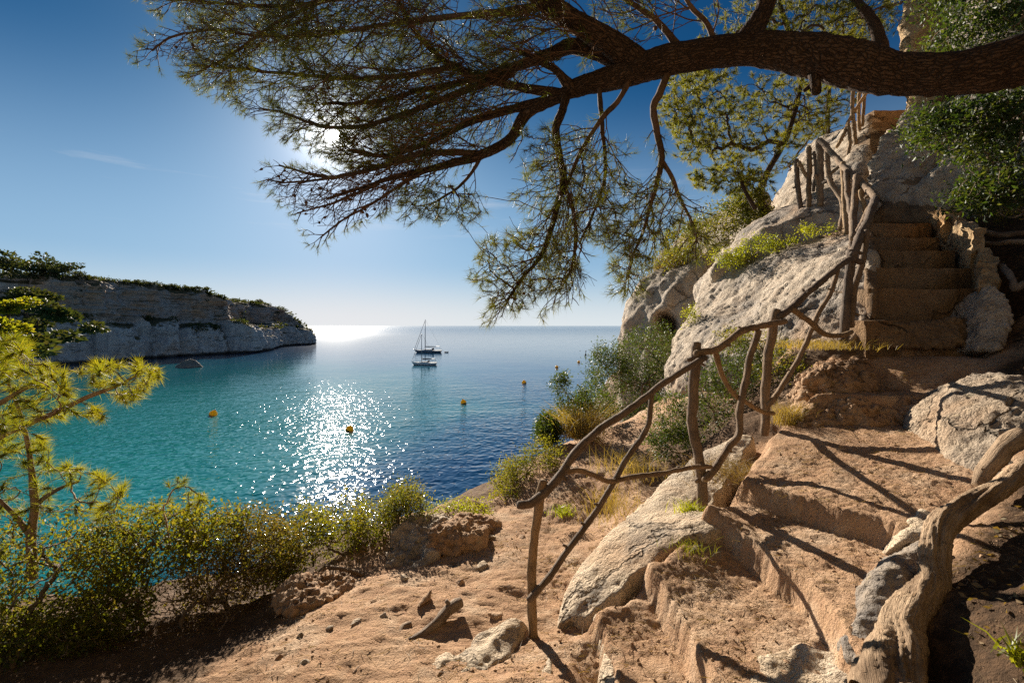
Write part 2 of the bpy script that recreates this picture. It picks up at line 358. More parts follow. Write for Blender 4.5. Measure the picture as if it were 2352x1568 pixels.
M = {}
M['dirt'] = m_dirt('dirt'); 
M['rock'] = m_rock('limestone'); M['slab'] = m_rock('path_limestone', (0.56, 0.42, 0.28), (0.66, 0.53, 0.38), (0.42, 0.37, 0.31), (0.50, 0.30, 0.16), 30)
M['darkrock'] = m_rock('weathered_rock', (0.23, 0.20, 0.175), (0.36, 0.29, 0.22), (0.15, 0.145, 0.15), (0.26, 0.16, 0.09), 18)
M['boulder'] = m_rock('tan_limestone', (0.36, 0.265, 0.18), (0.47, 0.37, 0.265), (0.25, 0.215, 0.18), (0.38, 0.22, 0.115), 20)
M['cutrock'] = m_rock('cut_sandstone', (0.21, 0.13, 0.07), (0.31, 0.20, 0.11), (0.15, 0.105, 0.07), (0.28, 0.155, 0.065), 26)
M['ochre'] = m_rock('ochre_rock', (0.40, 0.25, 0.12), (0.52, 0.37, 0.21), (0.28, 0.2, 0.13), (0.46, 0.25, 0.09), 14)
M['farrock'] = m_rock('far_limestone', (0.40, 0.36, 0.32), (0.52, 0.48, 0.44), (0.24, 0.23, 0.235), (0.38, 0.25, 0.16), 2.2, 0.10, 0.5)
M['earth'] = m_rock('earthy_rock', (0.36, 0.215, 0.12), (0.46, 0.30, 0.18), (0.27, 0.175, 0.11), (0.38, 0.20, 0.10), 24, 1.0, 0.02)
M['fence'] = m_wood('weathered_pole_wood', (0.19, 0.135, 0.09), (0.30, 0.22, 0.155), (0.13, 0.095, 0.07))
M['fence2'] = m_wood('pale_pole_wood', (0.30, 0.20, 0.11), (0.38, 0.27, 0.16), (0.22, 0.15, 0.09))
M['root'] = m_wood('gnarled_root_wood', (0.26, 0.185, 0.125), (0.40, 0.31, 0.225), (0.14, 0.095, 0.062))
M['bark'] = m_bark('pine_bark'); M['twig'] = m_wood('twig_bark', (0.085, 0.050, 0.030), (0.13, 0.080, 0.05), (0.05, 0.032, 0.022), False)
M['stem'] = m_wood('shrub_stem', (0.20, 0.14, 0.09), (0.30, 0.23, 0.16), (0.10, 0.07, 0.045), False)
M['needle'] = m_leaf('pine_needles', (0.045, 0.062, 0.014), (0.080, 0.090, 0.020), (0.12, 0.085, 0.030), 0.45, tboost=1.9)
M['needle_y'] = m_leaf('young_pine_needles', (0.085, 0.105, 0.012), (0.16, 0.16, 0.016), (0.20, 0.15, 0.025), 0.55, tboost=2.1)
M['needle_far'] = m_leaf('cliff_pine_needles', (0.065, 0.080, 0.014), (0.13, 0.128, 0.018), (0.15, 0.11, 0.03), 0.5, tboost=2.1)
M['leaf'] = m_leaf('mastic_leaves', (0.056, 0.068, 0.012), (0.105, 0.108, 0.016), (0.15, 0.105, 0.035), 0.48, 0.58, 2.0, 0.24, 2.5)
M['leaf_d'] = m_leaf('dark_evergreen_leaves', (0.022, 0.042, 0.012), (0.048, 0.072, 0.016), (0.08, 0.085, 0.03), 0.35, 0.5, 2.0, 0.28, 2.2)
M['leaf_y'] = m_leaf('yellow_green_leaves', (0.11, 0.14, 0.012), (0.18, 0.19, 0.016), (0.13, 0.12, 0.03), 0.55, 0.4, 2.0, 0.4, 2.0)
M['straw'] = m_leaf('dry_grass', (0.25, 0.18, 0.07), (0.34, 0.25, 0.10), (0.16, 0.14, 0.04), 0.35, 0.6)
M['leaf_o'] = m_leaf('olive_brown_leaves', (0.075, 0.066, 0.020), (0.11, 0.10, 0.022), (0.16, 0.095, 0.04), 0.42, 0.5, 2.5, 0.3, 2.0)
M['scrub'] = m_leaf('far_scrub', (0.032, 0.045, 0.016), (0.055, 0.068, 0.020), (0.09, 0.075, 0.03), 0.3, 0.6, 0.1)
M['drybrush'] = m_leaf('dry_brush', (0.16, 0.10, 0.05), (0.22, 0.15, 0.075), (0.10, 0.09, 0.03), 0.25, 0.7)

def m_sea():
    k = N('sea_water'); p = k.pos(); sep = k.n('ShaderNodeSeparateXYZ', i_Vector=p)
    X, Y = sep.outputs[0], sep.outputs[1]
    # bottom: pale sand gives turquoise, sea grass and depth give dark blue
    patch = k.noise(k.pos((1, 0.55, 1)), 0.022, 4, 0.55)
    depth = k.math('ADD', k.mr(Y, 60, 330), k.mr(X, -45, 35, -0.10, 0.62))
    near = k.math('MULTIPLY', k.mr(Y, 95, 45, 0, 0.8), k.mr(X, -30, -8))
    v = k.math('ADD', k.math('ADD', depth, near), k.math('MULTIPLY', k.math('SUBTRACT', patch, 0.5), 0.75))
    col = k.ramp(v, [(0.0, (0.004, 0.165, 0.165)), (0.30, (0.004, 0.120, 0.145)), (0.55, (0.003, 0.062, 0.130)), (0.85, (0.002, 0.034, 0.105)), (1.0, (0.003, 0.036, 0.095))])
    # waves
    w1 = k.noise(k.pos((1.0, 1.0, 1)), 1.05, 1.0, 0.45, 0.5); w2 = k.noise(k.pos((0.8, 1.5, 1)), 0.28, 1.0, 0.5, 0.3); w3 = k.noise(k.pos((0.5, 1.6, 1)), 0.055, 2, 0.5)
    h = k.math('ADD', k.math('MULTIPLY', w1, 0.13), k.math('MULTIPLY', w2, 0.16)); h = k.math('ADD', h, k.math('MULTIPLY', w3, 0.15))
    wind = k.noise(k.pos((0.15, 1.0, 1)), 0.012, 3, 0.5)
    open_sea = k.mr(Y, 850, 2000, 0, 1)
    amp = k.math('ADD', k.math('MULTIPLY', k.mr(k.noise(k.pos((1, 0.5, 1)), 0.045, 3, 0.6), 0.35, 0.65, 0.7, 1.25), k.mr(Y, 80, 165, 1.55, 0.28)), k.math('MULTIPLY', open_sea, 1.9))
    nb = k.n('ShaderNodeBump', i_Strength=1.0); k.t.links.new(k.math('MULTIPLY', h, amp), nb.inputs['Height']); nb.inputs['Distance'].default_value = 1.0
    rough = k.mr(Y, 110, 900, 0.045, 0.12)
    b = k.n('ShaderNodeBsdfPrincipled', i_Roughness=rough, i_IOR=1.333, i_Base_Color=col)
    k.t.links.new(nb.outputs[0], b.inputs['Normal'])
    return k.out(b.outputs[0])
M['sea'] = m_sea()

# ================================================================== THE SETTING
# ------------------------------------------------------------------ sea
sv = np.array([(-60000, -40, 0), (60000, -40, 0), (60000, 70000, 0), (-60000, 70000, 0)], float)
sea = tag(mk('sea', sv, np.array([[0, 1, 2, 3]]), M['sea']), kind='structure')

# ------------------------------------------------------------------ ground heightfield
gc = []
def G(x, y, d): gc.append(P(x, y, d))
def GW(x, y, z): gc.append(np.array((x, y, CAMZ + z)))
for a in [(600, 1560, 2.55), (900, 1560, 2.45), (1200, 1560, 2.40), (0, 1560, 2.6), (300, 1560, 2.6), (740, 1390, 3.3), (1000, 1400, 3.1), (1222, 1464, 2.9),
          (1100, 1200, 4.6), (900, 1260, 4.2), (1150, 1160, 5.2), (750, 1340, 3.75), (560, 1420, 3.3), (300, 1490, 2.95), (1180, 1330, 3.6), (1250, 1230, 4.4),
          (1350, 1090, 5.6), (1430, 1000, 7.0), (1460, 955, 8.6), (1400, 1170, 4.9), (1470, 1130, 4.9), (1550, 1060, 5.4), (1640, 1010, 5.6), (1300, 1160, 5.0),
          (1690, 960, 5.3), (1780, 900, 5.6), (1640, 900, 7.0), (1560, 900, 9.0), (1860, 800, 6.0), (1780, 820, 6.8)]: G(*a)
# right-hand bank
for a in [(2240, 870, 4.7), (2352, 850, 4.4), (2330, 790, 4.9), (2420, 780, 4.6), (2300, 730, 5.7), (2380, 640, 5.6), (2290, 610, 6.4), (2260, 540, 7.2), (2200, 500, 8.0), (2330, 500, 7.0), (2420, 480, 6.5),
          (2352, 1030, 3.3), (2420, 1000, 3.0), (2250, 1130, 3.05), (2330, 1180, 2.62), (2230, 1300, 2.28), (2330, 1330, 2.1), (2220, 1450, 1.98), (2340, 1500, 1.75), (2150, 1560, 1.95), (2050, 1440, 2.2), (2110, 1290, 2.48), (2000, 1400, 2.35), (2100, 1200, 2.85), (2420, 1240, 2.2)]: G(*a)
for a in [(5.3, 7.9, 0.9), (6.6, 8.6, 1.7), (5.0, 6.5, 0.1), (6.0, 9.6, 1.5), (8.0, 9.0, 1.7), (9, 6, 2.2), (8, 12, 1.6), (5, 12, -1.0), (3.5, 10, -3.2), (3.6, 7, -1.5), (4.5, 9, -1.5), (2.6, 6, -1.5),
          (0.6, 1.2, -1.85), (-2, 0.6, -1.9), (2.0, 0.8, -1.35), (3.5, 0.6, -1.2), (4.5, 2.5, -0.5), (6, 3.5, 0.4), (-6, 1, -2.1), (-6, 3, -2.4), (9, 1, 0.6), (0.9, 3.9, -1.9), (1.9, 5.0, -1.65), (2.9, 5.5, -1.1), (1.0, 16, -8), (5, 16, -2), (9, 16, 3), (-2.5, 4.6, -2.05), (-4.2, 4.6, -2.1), (-1.0, 6.0, -2.0), (-5, 6.5, -2.3), (-8, 4, -2.3), (0.2, 7.2, -1.9), (-7, 9, -2.4)]: GW(*a)
gz = rbf(gc, 0.22)
EDGE = [(-12, 2.3), (-5, 3.0), (-3.4, 3.15), (-2.1, 3.5), (-1.62, 3.9), (-1.3, 4.75), (-0.23, 5.35), (0.45, 6.4), (1.15, 7.9), (2.0, 9.6), (3.3, 14), (4.8, 20), (8, 30)]
PATH = [(0.28, 0.6), (0.36, 2.75), (1.0, 3.1), (1.55, 3.55), (1.95, 3.85), (2.5, 4.45), (3.1, 4.75), (3.6, 5.15), (4.3, 5.7), (4.5, 6.2), (6.0, 6.2), (5.95, 5.5), (5.05, 4.85), (4.25, 4.35), (3.75, 3.6), (3.2, 3.05), (2.55, 2.68), (1.98, 2.3), (1.72, 2.1), (1.7, 0.6)]
# risers of the earth path: a line (plan), rise, softness; the sd is positive uphill
RIS = [(((0.514, 0.5), (0.526, 3.2)), 0.15, 0.022), (((0.90, 0.5), (0.955, 2.6), (0.86, 3.2)), 0.18, 0.024), (((1.50, 0.5), (1.54, 2.1), (1.63, 2.5), (1.56, 3.05), (1.30, 3.5)), 0.19, 0.028),
       (((2.75, 2.2), (2.35, 2.77), (2.05, 3.28), (1.80, 3.65), (1.6, 4.0)), 0.16, 0.028), (((4.6, 4.2), (4.14, 4.40), (3.65, 4.52), (3.1, 4.62), (2.6, 4.8)), 0.25, 0.06),
       (((5.5, 4.2), (4.75, 4.8), (4.3, 5.2), (3.9, 5.8)), 0.28, 0.30), (((6.4, 5.38), (5.2, 5.48), (4.72, 5.50), (4.62, 5.9), (4.55, 6.6)), 0.32, 0.05)]
def ground_z(x, y, detail=True):
    x = np.asarray(x, float); y = np.asarray(y, float); q = np.stack([x, y, np.zeros_like(x)], 1)
    z = gz(x, y)
    wob = fbm(q, 2.2, 3, 0.5, 1) * 0.09 + fbm(q, 9, 3, 0.6, 2) * 0.012 + fbm(q, 34, 2, 0.6, 7) * 0.008
    zp = np.full(len(x), CAMZ - 1.95)
    for k, (ln, h, s) in enumerate(RIS):
        sd = poly_sd(x, y, ln, closed=False)            # positive = right side of the line direction
        t = sstep(sd + wob, -s, s); zp = zp + h * t
        zp = zp + (sstep(sd, 0.0, 1.6) * 0.25 if k == 3 else 0) + (sstep(sd, 0.0, 0.4) * 0.06 if k == 5 else 0)
    zp = zp + 0.11 * sstep(y - 0.35 * (x - 0.5), 2.45, 3.05) * sstep(x, 1.75, 1.45) + 0.07 * sstep(poly_sd(x, y, RIS[2][0], closed=False), 0.1, 0.8)
    pm = sstep(poly_sd(x, y, PATH) + fbm(q, 3.0, 3, 0.5, 6) * 0.10, 0.10, -0.10)
    z = z * (1 - pm) + zp * pm
    sd = poly_sd(x, y, EDGE, closed=False) * -1
    sd = sd + fbm(q, 1.1, 3, 0.5, 3) * 0.25
    o = np.clip(sd, 0, None); z = z - o * 0.30 - sstep(o, 0.0, 0.30) * 0.12 - np.clip(o - 1.5, 0, None) * 1.0
    if detail:
        z = z + fbm(q, 1.3, 4, 0.5, 4) * 0.07 * (1 - 0.75 * pm) + fbm(q, 7, 4, 0.55, 5) * 0.026 * (1 - 0.45 * pm) + fbm(q, 30, 3, 0.55, 8) * 0.011
    return z
xs = np.concatenate([np.linspace(-14, -4, 34)[:-1], np.linspace(-4, 0.3, 110)[:-1], np.linspace(0.3, 3.3, 230)[:-1], np.linspace(3.3, 6.2, 90), np.linspace(6.2, 12, 36)[1:]])
ys = np.concatenate([np.linspace(-3.0, 1.7, 24)[:-1], np.linspace(1.7, 3.8, 165)[:-1], np.linspace(3.8, 6.4, 100), np.linspace(6.4, 12, 60)[1:], np.linspace(12, 32, 30)[1:]])
gx, gy = np.meshgrid(xs, ys); gx = gx.ravel(); gy = gy.ravel()
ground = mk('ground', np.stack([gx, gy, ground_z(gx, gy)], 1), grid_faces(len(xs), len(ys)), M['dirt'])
tag(ground, kind='structure')
def soil_shade_map(ob, x, y):
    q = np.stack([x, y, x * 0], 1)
    v = sstep(poly_sd(x, y, [(1.55, 0.3), (1.75, 2.05), (2.35, 2.55), (3.1, 2.95), (3.6, 3.3), (4.2, 4.1), (5.2, 4.75), (6.0, 5.4), (6.2, 6.6), (7.0, 7.6), (12, 9), (12, 0.3)]) + fbm(q, 1.6, 4, 0.6, 20) * 0.35, 0.12, -0.18)  # right bank: litter colour, with shade by the root painted in
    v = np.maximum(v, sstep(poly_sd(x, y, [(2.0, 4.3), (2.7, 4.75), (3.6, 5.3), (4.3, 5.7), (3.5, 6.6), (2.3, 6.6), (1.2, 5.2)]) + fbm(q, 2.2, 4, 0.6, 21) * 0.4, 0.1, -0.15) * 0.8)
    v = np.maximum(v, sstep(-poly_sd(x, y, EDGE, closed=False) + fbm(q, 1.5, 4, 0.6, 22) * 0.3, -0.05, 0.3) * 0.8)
    v = np.maximum(v, sstep(poly_sd(x, y, [(-8, 1.0), (-2.6, 1.6), (-1.75, 2.4), (-1.5, 3.2), (-1.9, 3.7), (-8, 4.0)]) + fbm(q, 2.2, 4, 0.6, 23) * 0.35, 0.12, -0.2) * 0.85)  # bottom-left bank: shade of the shrubs painted as darker ground
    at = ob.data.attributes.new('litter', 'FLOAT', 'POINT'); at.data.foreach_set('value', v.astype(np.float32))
soil_shade_map(ground, gx, gy)
def gpt(x, y, dz=0.0): return np.array((x, y, ground_z(np.array([x]), np.array([y]))[0] + dz))

# ------------------------------------------------------------------ rocks
def relax(V, E, it, lam=0.5):
    n = len(V); deg = np.bincount(E.ravel(), minlength=n).astype(float)[:, None]
    for _ in range(it):
        s = np.zeros_like(V)
        for k in range(3):
            s[:, k] = np.bincount(E[:, 0], V[E[:, 1], k], n) + np.bincount(E[:, 1], V[E[:, 0], k], n)
        V = V + lam * (s / deg - V)
    return V
def hull_rock(name, hulls, mt, vox, smooth=6, disp=((1.2, 0.10, 'f'), (6, 0.03, 'f')), seed=1, carve=(), parent=None, label=None, cat='rock', group=None, kind=None):
    bm = bmesh.new()
    for h in hulls:
        vs = [bm.verts.new(tuple(p)) for p in h]
        r = bmesh.ops.convex_hull(bm, input=vs)
        bmesh.ops.delete(bm, geom=[v for v in set(r['geom_interior']) if isinstance(v, bmesh.types.BMVert)], context='VERTS')
    bmesh.ops.recalc_face_normals(bm, faces=bm.faces)
    me = bpy.data.meshes.new('tmp'); bm.to_mesh(me); bm.free()
    ob = bpy.data.objects.new('tmp', me); C.objects.link(ob)
    md = ob.modifiers.new('r', 'REMESH'); md.mode = 'VOXEL'; md.voxel_size = vox
    dg = bpy.context.evaluated_depsgraph_get(); ev = ob.evaluated_get(dg); m2 = bpy.data.meshes.new_from_object(ev)
    bpy.data.objects.remove(ob); bpy.data.meshes.remove(me)
    n = len(m2.vertices); V = np.empty(n * 3); m2.vertices.foreach_get('co', V); V = V.reshape(-1, 3)
    E = np.empty(len(m2.edges) * 2, np.int32); m2.edges.foreach_get('vertices', E); E = E.reshape(-1, 2)
    V = relax(V, E, smooth)
    for sc, amp, ty in disp:
        m2.vertices.foreach_set('co', V.ravel().astype(np.float32)); m2.update()
        Nn = np.empty(n * 3); m2.vertices.foreach_get('normal', Nn); Nn = Nn.reshape(-1, 3)
        if ty == 'f': dlt = fbm(V, sc, 4, 0.55, seed)
        elif ty == 'r': dlt = ridged(V, sc, 4, seed)
        elif ty == 'h': dlt = fbm(V * np.array((0.35, 0.35, 1.0)), sc, 4, 0.55, seed)      # bedding
        elif ty == 'v': dlt = ridged(V * np.array((1, 1, 0.18)), sc, 3, seed)              # flutes
        elif ty == 'p': dlt = -np.clip(fbm(V, sc, 2, 0.5, seed + 3) - 0.12, 0, None) * 3     # pits
        V = V + Nn * (dlt * amp)[:, None]
    for c_, r_, push in carve:
        e_ = (np.abs((V - np.array(c_)) / np.array(r_)) ** 2).sum(1); V = V + np.array(push) * np.exp(-e_ ** 2)[:, None]
    m2.vertices.foreach_set('co', V.ravel().astype(np.float32)); m2.update()
    m2.polygons.foreach_set('use_smooth', np.ones(len(m2.polygons), bool)); m2.materials.clear(); m2.materials.append(mt); m2.name = name
    o = bpy.data.objects.new(name, m2); C.objects.link(o)
    if parent is not None: o.parent = parent; o.matrix_parent_inverse = Matrix.Translation(-parent.location)
    tag(o, label, cat if label else None, group, kind)
    return o
def back(rows, extra, dz=0.0):
    """front points from picture rows plus the same points set further away"""
    a = PA(rows); b = a.copy(); b[:, 1] += extra; b[:, 0] += extra * 0.35; b[:, 2] += dz
    return np.vstack([a, b])
def patch_rock(name, rows, mt, step, label, cat='rock', drop=0.5, amp=((2.0, 0.03), (9, 0.014), (30, 0.004)), seed=1, inner=(), group=None):
    """a rock whose upper surface runs through the given points, sides going down into the ground"""
    A = PA(list(rows) + list(inner)); zf = rbf(A, 0.12); pol = PA(rows)[:, :2]
    x0, y0 = pol.min(0) - 0.15; x1, y1 = pol.max(0) + 0.15
    xs_ = np.arange(x0, x1 + step, step); ys_ = np.arange(y0, y1 + step, step); X, Y = np.meshgrid(xs_, ys_); X = X.ravel(); Y = Y.ravel()
    q = np.stack([X, Y, X * 0], 1)
    sd = poly_sd(X, Y, pol) + fbm(q, 6, 3, 0.5, seed) * 0.05
    z = zf(X, Y)
    for sc, a in amp: z = z + fbm(q, sc, 4, 0.55, seed + 2) * a
    z = z - sstep(sd, -0.03, 0.05) * drop - 0.03 * sstep(sd, -0.16, -0.02)
    keep = sd < 0.07
    Q = grid_faces(len(xs_), len(ys_)); Q = Q[keep[Q].all(1)]
    idx = np.unique(Q); mp_ = np.full(len(X), -1); mp_[idx] = np.arange(len(idx))
    o = mk(name, np.stack([X, Y, z], 1)[idx], mp_[Q], mt); tag(o, label, cat, group); return o

patch_rock('rock_slab', [(1262, 1440, 2.93), (1366, 1398, 2.90), (1480, 1298, 3.05), (1592, 1222, 3.20), (1690, 1208, 3.20), (1660, 1160, 3.50), (1625, 1170, 3.70), (1700, 1060, 4.15), (1745, 985, 4.62), (1700, 985, 4.75), (1590, 1040, 4.55), (1500, 1110, 4.25), (1400, 1205, 3.75), (1305, 1315, 3.32)],
           M['slab'], 0.016, 'long pale limestone slab sloping beside the path under the front fence posts', inner=[(1400, 1280, 3.30), (1520, 1180, 3.65)], seed=2)
patch_rock('kerb_stone', [(1362, 1398, 2.89), (1392, 1392, 2.89), (1420, 1480, 2.58), (1430, 1575, 2.26), (1392, 1590, 2.24), (1378, 1480, 2.58)], M['slab'], 0.012,
           'narrow pale stone edging the lowest earth step at the bottom', amp=((6, 0.012), (25, 0.006)), seed=5, drop=0.3)
patch_rock('ground_rock', [(1000, 1568, 2.42), (1030, 1500, 2.62), (1100, 1440, 2.86), (1180, 1400, 3.0), (1215, 1420, 2.98), (1190, 1480, 2.72), (1130, 1530, 2.52), (1060, 1590, 2.34)], M['slab'], 0.014,
           'low pale rock breaking through the dirt left of the nearest post', amp=((4, 0.03), (14, 0.010), (40, 0.004)), seed=9, drop=0.2)
patch_rock('flat_stone', [(985, 1500, 2.64), (1030, 1478, 2.70), (1075, 1490, 2.66), (1050, 1530, 2.54), (990, 1550, 2.48)], M['slab'], 0.012, 'flat pale stone flush with the dirt below the driftwood', seed=12, drop=0.12, amp=((9, 0.015), (30, 0.006)))
patch_rock('bedrock_edge', [(1225, 1585, 2.30), (1235, 1520, 2.52), (1262, 1480, 2.68), (1282, 1520, 2.50), (1290, 1590, 2.28)], M['slab'], 0.012, 'small pointed pale rock in front of the nearest post base', seed=14, drop=0.2)
# right-hand boulders
hull_rock('boulder', [back([(2162, 1108, 3.38), (2160, 1000, 3.55), (2172, 905, 3.80), (2235, 848, 4.05), (2352, 868, 3.7), (2440, 930, 3.2), (2440, 1130, 2.75), (2280, 1130, 3.02)], 1.1, -0.5)], M['boulder'], 0.022, 8,
          ((1.5, 0.07, 'f'), (4, 0.06, 'h'), (14, 0.02, 'r')), 3, label='large pale boulder on the right edge of the path above the root')
hull_rock('boulder', [back([(2250, 800, 5.05), (2252, 690, 5.4), (2275, 655, 5.5), (2318, 672, 5.3), (2332, 740, 5.1), (2300, 805, 4.9)], 0.6, -0.1)], M['rock'], 0.02, 6, ((3, 0.05, 'f'), (10, 0.03, 'r')), 5,
          label='rounded grey boulder at the right foot of the cut stairs')
hull_rock('boulder', [back([(1690, 1590, 2.02), (1740, 1500, 2.22), (1830, 1478, 2.28), (1960, 1500, 2.2), (2020, 1560, 2.05), (2000, 1640, 1.85)], 0.22, -0.25)], M['slab'], 0.014, 5, ((3, 0.05, 'f'), (12, 0.012, 'f')), 7,
          label='pale rock in the bottom foreground left of the gnarled root')
hull_rock('boulder', [back([(1940, 1480, 2.08), (1975, 1370, 2.26), (2055, 1262, 2.46), (2140, 1245, 2.54), (2150, 1340, 2.32), (2090, 1480, 2.05), (1990, 1550, 1.95)], 0.25, -0.25)], M['darkrock'], 0.014, 5, ((3, 0.05, 'f'), (10, 0.02, 'f')), 11,
          label='dark grey rock wedged behind the gnarled root by the path')
hull_rock('boulder', [back([(2052, 1250, 2.62), (2085, 1200, 2.78), (2120, 1165, 2.9), (2170, 1180, 2.8), (2165, 1240, 2.62)], 0.2, -0.2)], M['slab'], 0.014, 5, ((4, 0.04, 'f'), (14, 0.014, 'f')), 12,
          label='small pale rock tucked into the bend of the root')
# rocks on the dirt at left
hull_rock('boulder', [back([(622, 1395, 3.3), (630, 1360, 3.4), (670, 1332, 3.5), (715, 1345, 3.45), (740, 1385, 3.3), (700, 1418, 3.2), (650, 1412, 3.2)], 0.35, -0.08)], M['earth'], 0.013, 5, ((4, 0.06, 'f'), (14, 0.035, 'r')), 15,
          label='brown lumpy rock at the edge of the dirt below the bushes')
hull_rock('boulder', [back([(880, 1310, 3.85), (890, 1230, 4.2), (930, 1205, 4.3), (985, 1215, 4.25), (1000, 1280, 3.95), (950, 1322, 3.78)], 0.5, -0.1)], M['rock'], 0.018, 5, ((3, 0.07, 'f'), (10, 0.05, 'r')), 17,
          label='pale broken rock under the round bush at the cliff edge')
hull_rock('boulder', [back([(985, 1270, 4.0), (995, 1215, 4.2), (1050, 1205, 4.3), (1105, 1220, 4.25), (1095, 1262, 4.1), (1040, 1290, 3.95)], 0.4, -0.1)], M['earth'], 0.018, 4, ((3, 0.08, 'f'), (11, 0.06, 'r')), 19,
          label='crumbling brown earth lump beside the pale broken rock')
# rocky risers of the upper path
hull_rock('earth_step', [back([(1840, 985, 4.38), (1850, 940, 4.6), (1960, 924, 4.62), (2060, 926, 4.55), (2190, 928, 4.42), (2200, 985, 4.25), (2040, 1000, 4.30)], 0.35, -0.04)], M['earth'], 0.016, 4, ((3.0, 0.08, 'f'), (8, 0.06, 'r'), (22, 0.022, 'r')), 21, label='crumbled earth and rock step across the middle of the path', cat='step')
hull_rock('earth_mound', [back([(1840, 925, 4.85), (1860, 862, 5.0), (1935, 830, 5.15), (1990, 842, 5.1), (2005, 890, 4.85), (1930, 920, 4.78)], 0.45, -0.08)], M['earth'], 0.016, 3, ((2.5, 0.09, 'f'), (7, 0.08, 'r'), (20, 0.03, 'r')), 22, label='clod of brown earth with dry grass beside the upper path', cat='mound')
hull_rock('rock_step', [back([(2010, 798, 5.42), (2025, 755, 5.52), (2060, 740, 5.52), (2150, 742, 5.5), (2248, 730, 5.52), (2255, 792, 5.32), (2120, 800, 5.32)], 0.25, -0.01)], M['cutrock'], 0.018, 4, ((3, 0.06, 'f'), (9, 0.04, 'f'), (20, 0.015, 'f')), 24, label='rough rock step under the bottom tread of the stairs', cat='step')

# the great pale rock left of the stairs
hull_rock('great_rock', [
    np.vstack([PA([(2012, 735, 5.62), (1965, 775, 5.60), (1820, 790, 6.3), (1650, 830, 7.5), (1530, 905, 8.3), (1525, 850, 8.7), (1590, 705, 10.0), (1640, 615, 10.8), (1770, 548, 10.4), (1930, 527, 8.8), (2008, 530, 7.3), (2012, 610, 6.1)]),
               np.array([(5.3, 7.6, CAMZ + 1.3), (5.6, 9.6, CAMZ + 1.8), (4.9, 11.5, CAMZ + 1.2), (4.0, 12, CAMZ - 3), (2.6, 9.8, CAMZ - 4), (4.4, 6.0, CAMZ - 2.0), (3.2, 6.9, CAMZ - 3)])])],
    M['rock'], 0.036, 14, ((0.7, 0.16, 'f'), (1.5, 0.06, 'h'), (4.5, 0.032, 'r'), (11, 0.016, 'r')), 31, label='great pitted pale rock face left of the cut stairs')
# ledge rock above it that carries the upper railing
hull_rock('rock_ledge', [
    np.vstack([PA([(1640, 612, 9.9), (1770, 520, 9.6), (1850, 475, 9.4), (1935, 448, 9.2), (2035, 460, 8.9), (2010, 535, 8.2), (1930, 540, 8.6), (1780, 560, 9.4)]),
               np.array([(8.0, 12.4, CAMZ + 3.2), (6.5, 11.5, CAMZ + 2.9), (5.0, 12.5, CAMZ + 1.0), (6.3, 9.0, CAMZ + 1.3), (6.8, 12, CAMZ), (4.6, 11, CAMZ)])])],
    M['rock'], 0.045, 8, ((0.8, 0.18, 'f'), (2.0, 0.06, 'h'), (6, 0.03, 'r')), 33, label='tilted pale rock ledge carrying the upper railing posts')
hull_rock('cliff_face', [
    np.vstack([PA([(1432, 775, 15), (1440, 700, 15.5), (1500, 640, 16), (1580, 600, 15.5), (1628, 600, 14.2), (1600, 780, 13.0), (1520, 860, 13.5), (1420, 870, 15)]),
               np.array([(9, 19, CAMZ + 2.4), (6.5, 21, CAMZ + 1.5), (5.0, 19, CAMZ - 1), (4.5, 18, 0), (9, 18, 0), (5.5, 13, 0), (4.0, 15.5, 0)])])],
    M['rock'], 0.10, 6, ((0.35, 0.35, 'v'), (1.2, 0.14, 'f'), (4, 0.06, 'f')), 35, carve=[(P(1512, 748, 14.6), (0.24, 3.0, 0.36), (0.7, 2.0, 0.0))], label='grey weathered cliff face with a dark cave mouth above the sea', cat='cliff')
hull_rock('cliff_face', [
    np.vstack([PA([(1492, 660, 19), (1505, 600, 19.5), (1600, 560, 18), (1690, 500, 16), (1780, 470, 14.5), (1800, 560, 13)]), np.array([(11, 20, CAMZ + 6), (9, 24, CAMZ + 5), (8, 18, 6), (11, 16, 6), (5.6, 19, 8)])])],
    M['rock'], 0.16, 6, ((0.5, 0.3, 'f'), (2, 0.15, 'f')), 37, label='overgrown upper cliff behind the bushes, right of the sea horizon', cat='cliff')
# upper slope with far stairs, and the sunlit outcrop
hull_rock('rock_slope', [
    np.vstack([PA([(1780, 470, 13.4), (1870, 395, 13.2), (1960, 320, 13.2), (2000, 262, 13.6), (1995, 330, 11.8), (1990, 400, 10.8), (1935, 450, 10.6), (1850, 490, 11)]),
               np.array([(13.5, 16, CAMZ + 7.2), (11, 17, CAMZ + 6.8), (9, 16, CAMZ + 4), (10.5, 12.5, CAMZ + 1), (8, 12, CAMZ)])])],
    M['rock'], 0.075, 6, ((0.7, 0.2, 'f'), (2, 0.08, 'h'), (6, 0.04, 'r')), 39, label='upper pale rock slope below the far railing')
hull_rock('rock_outcrop', [
    np.vstack([PA([(1988, 415, 9.6), (1992, 372, 9.9), (2040, 300, 10.6), (2108, 228, 11.6), (2145, 225, 11.2), (2110, 330, 9.6), (2120, 420, 8.9), (2060, 470, 8.9), (2010, 440, 9.2)]),
               np.array([(12.5, 12.5, CAMZ + 6.2), (11, 10, CAMZ + 4), (9.3, 9.6, CAMZ + 1.5)])]),
    np.vstack([PA([(2050, 480, 9.0), (2120, 400, 8.8), (2200, 330, 8.5), (2290, 330, 8.0), (2300, 470, 7.9), (2180, 500, 8.5)]), np.array([(12, 10, CAMZ + 5), (11, 11, CAMZ + 1.6), (12, 8.2, CAMZ + 4)])])],
    M['rock'], 0.055, 5, ((1.0, 0.16, 'f'), (4, 0.09, 'r'), (11, 0.04, 'f')), 41, label='broken sunlit limestone outcrop above the top of the stairs')
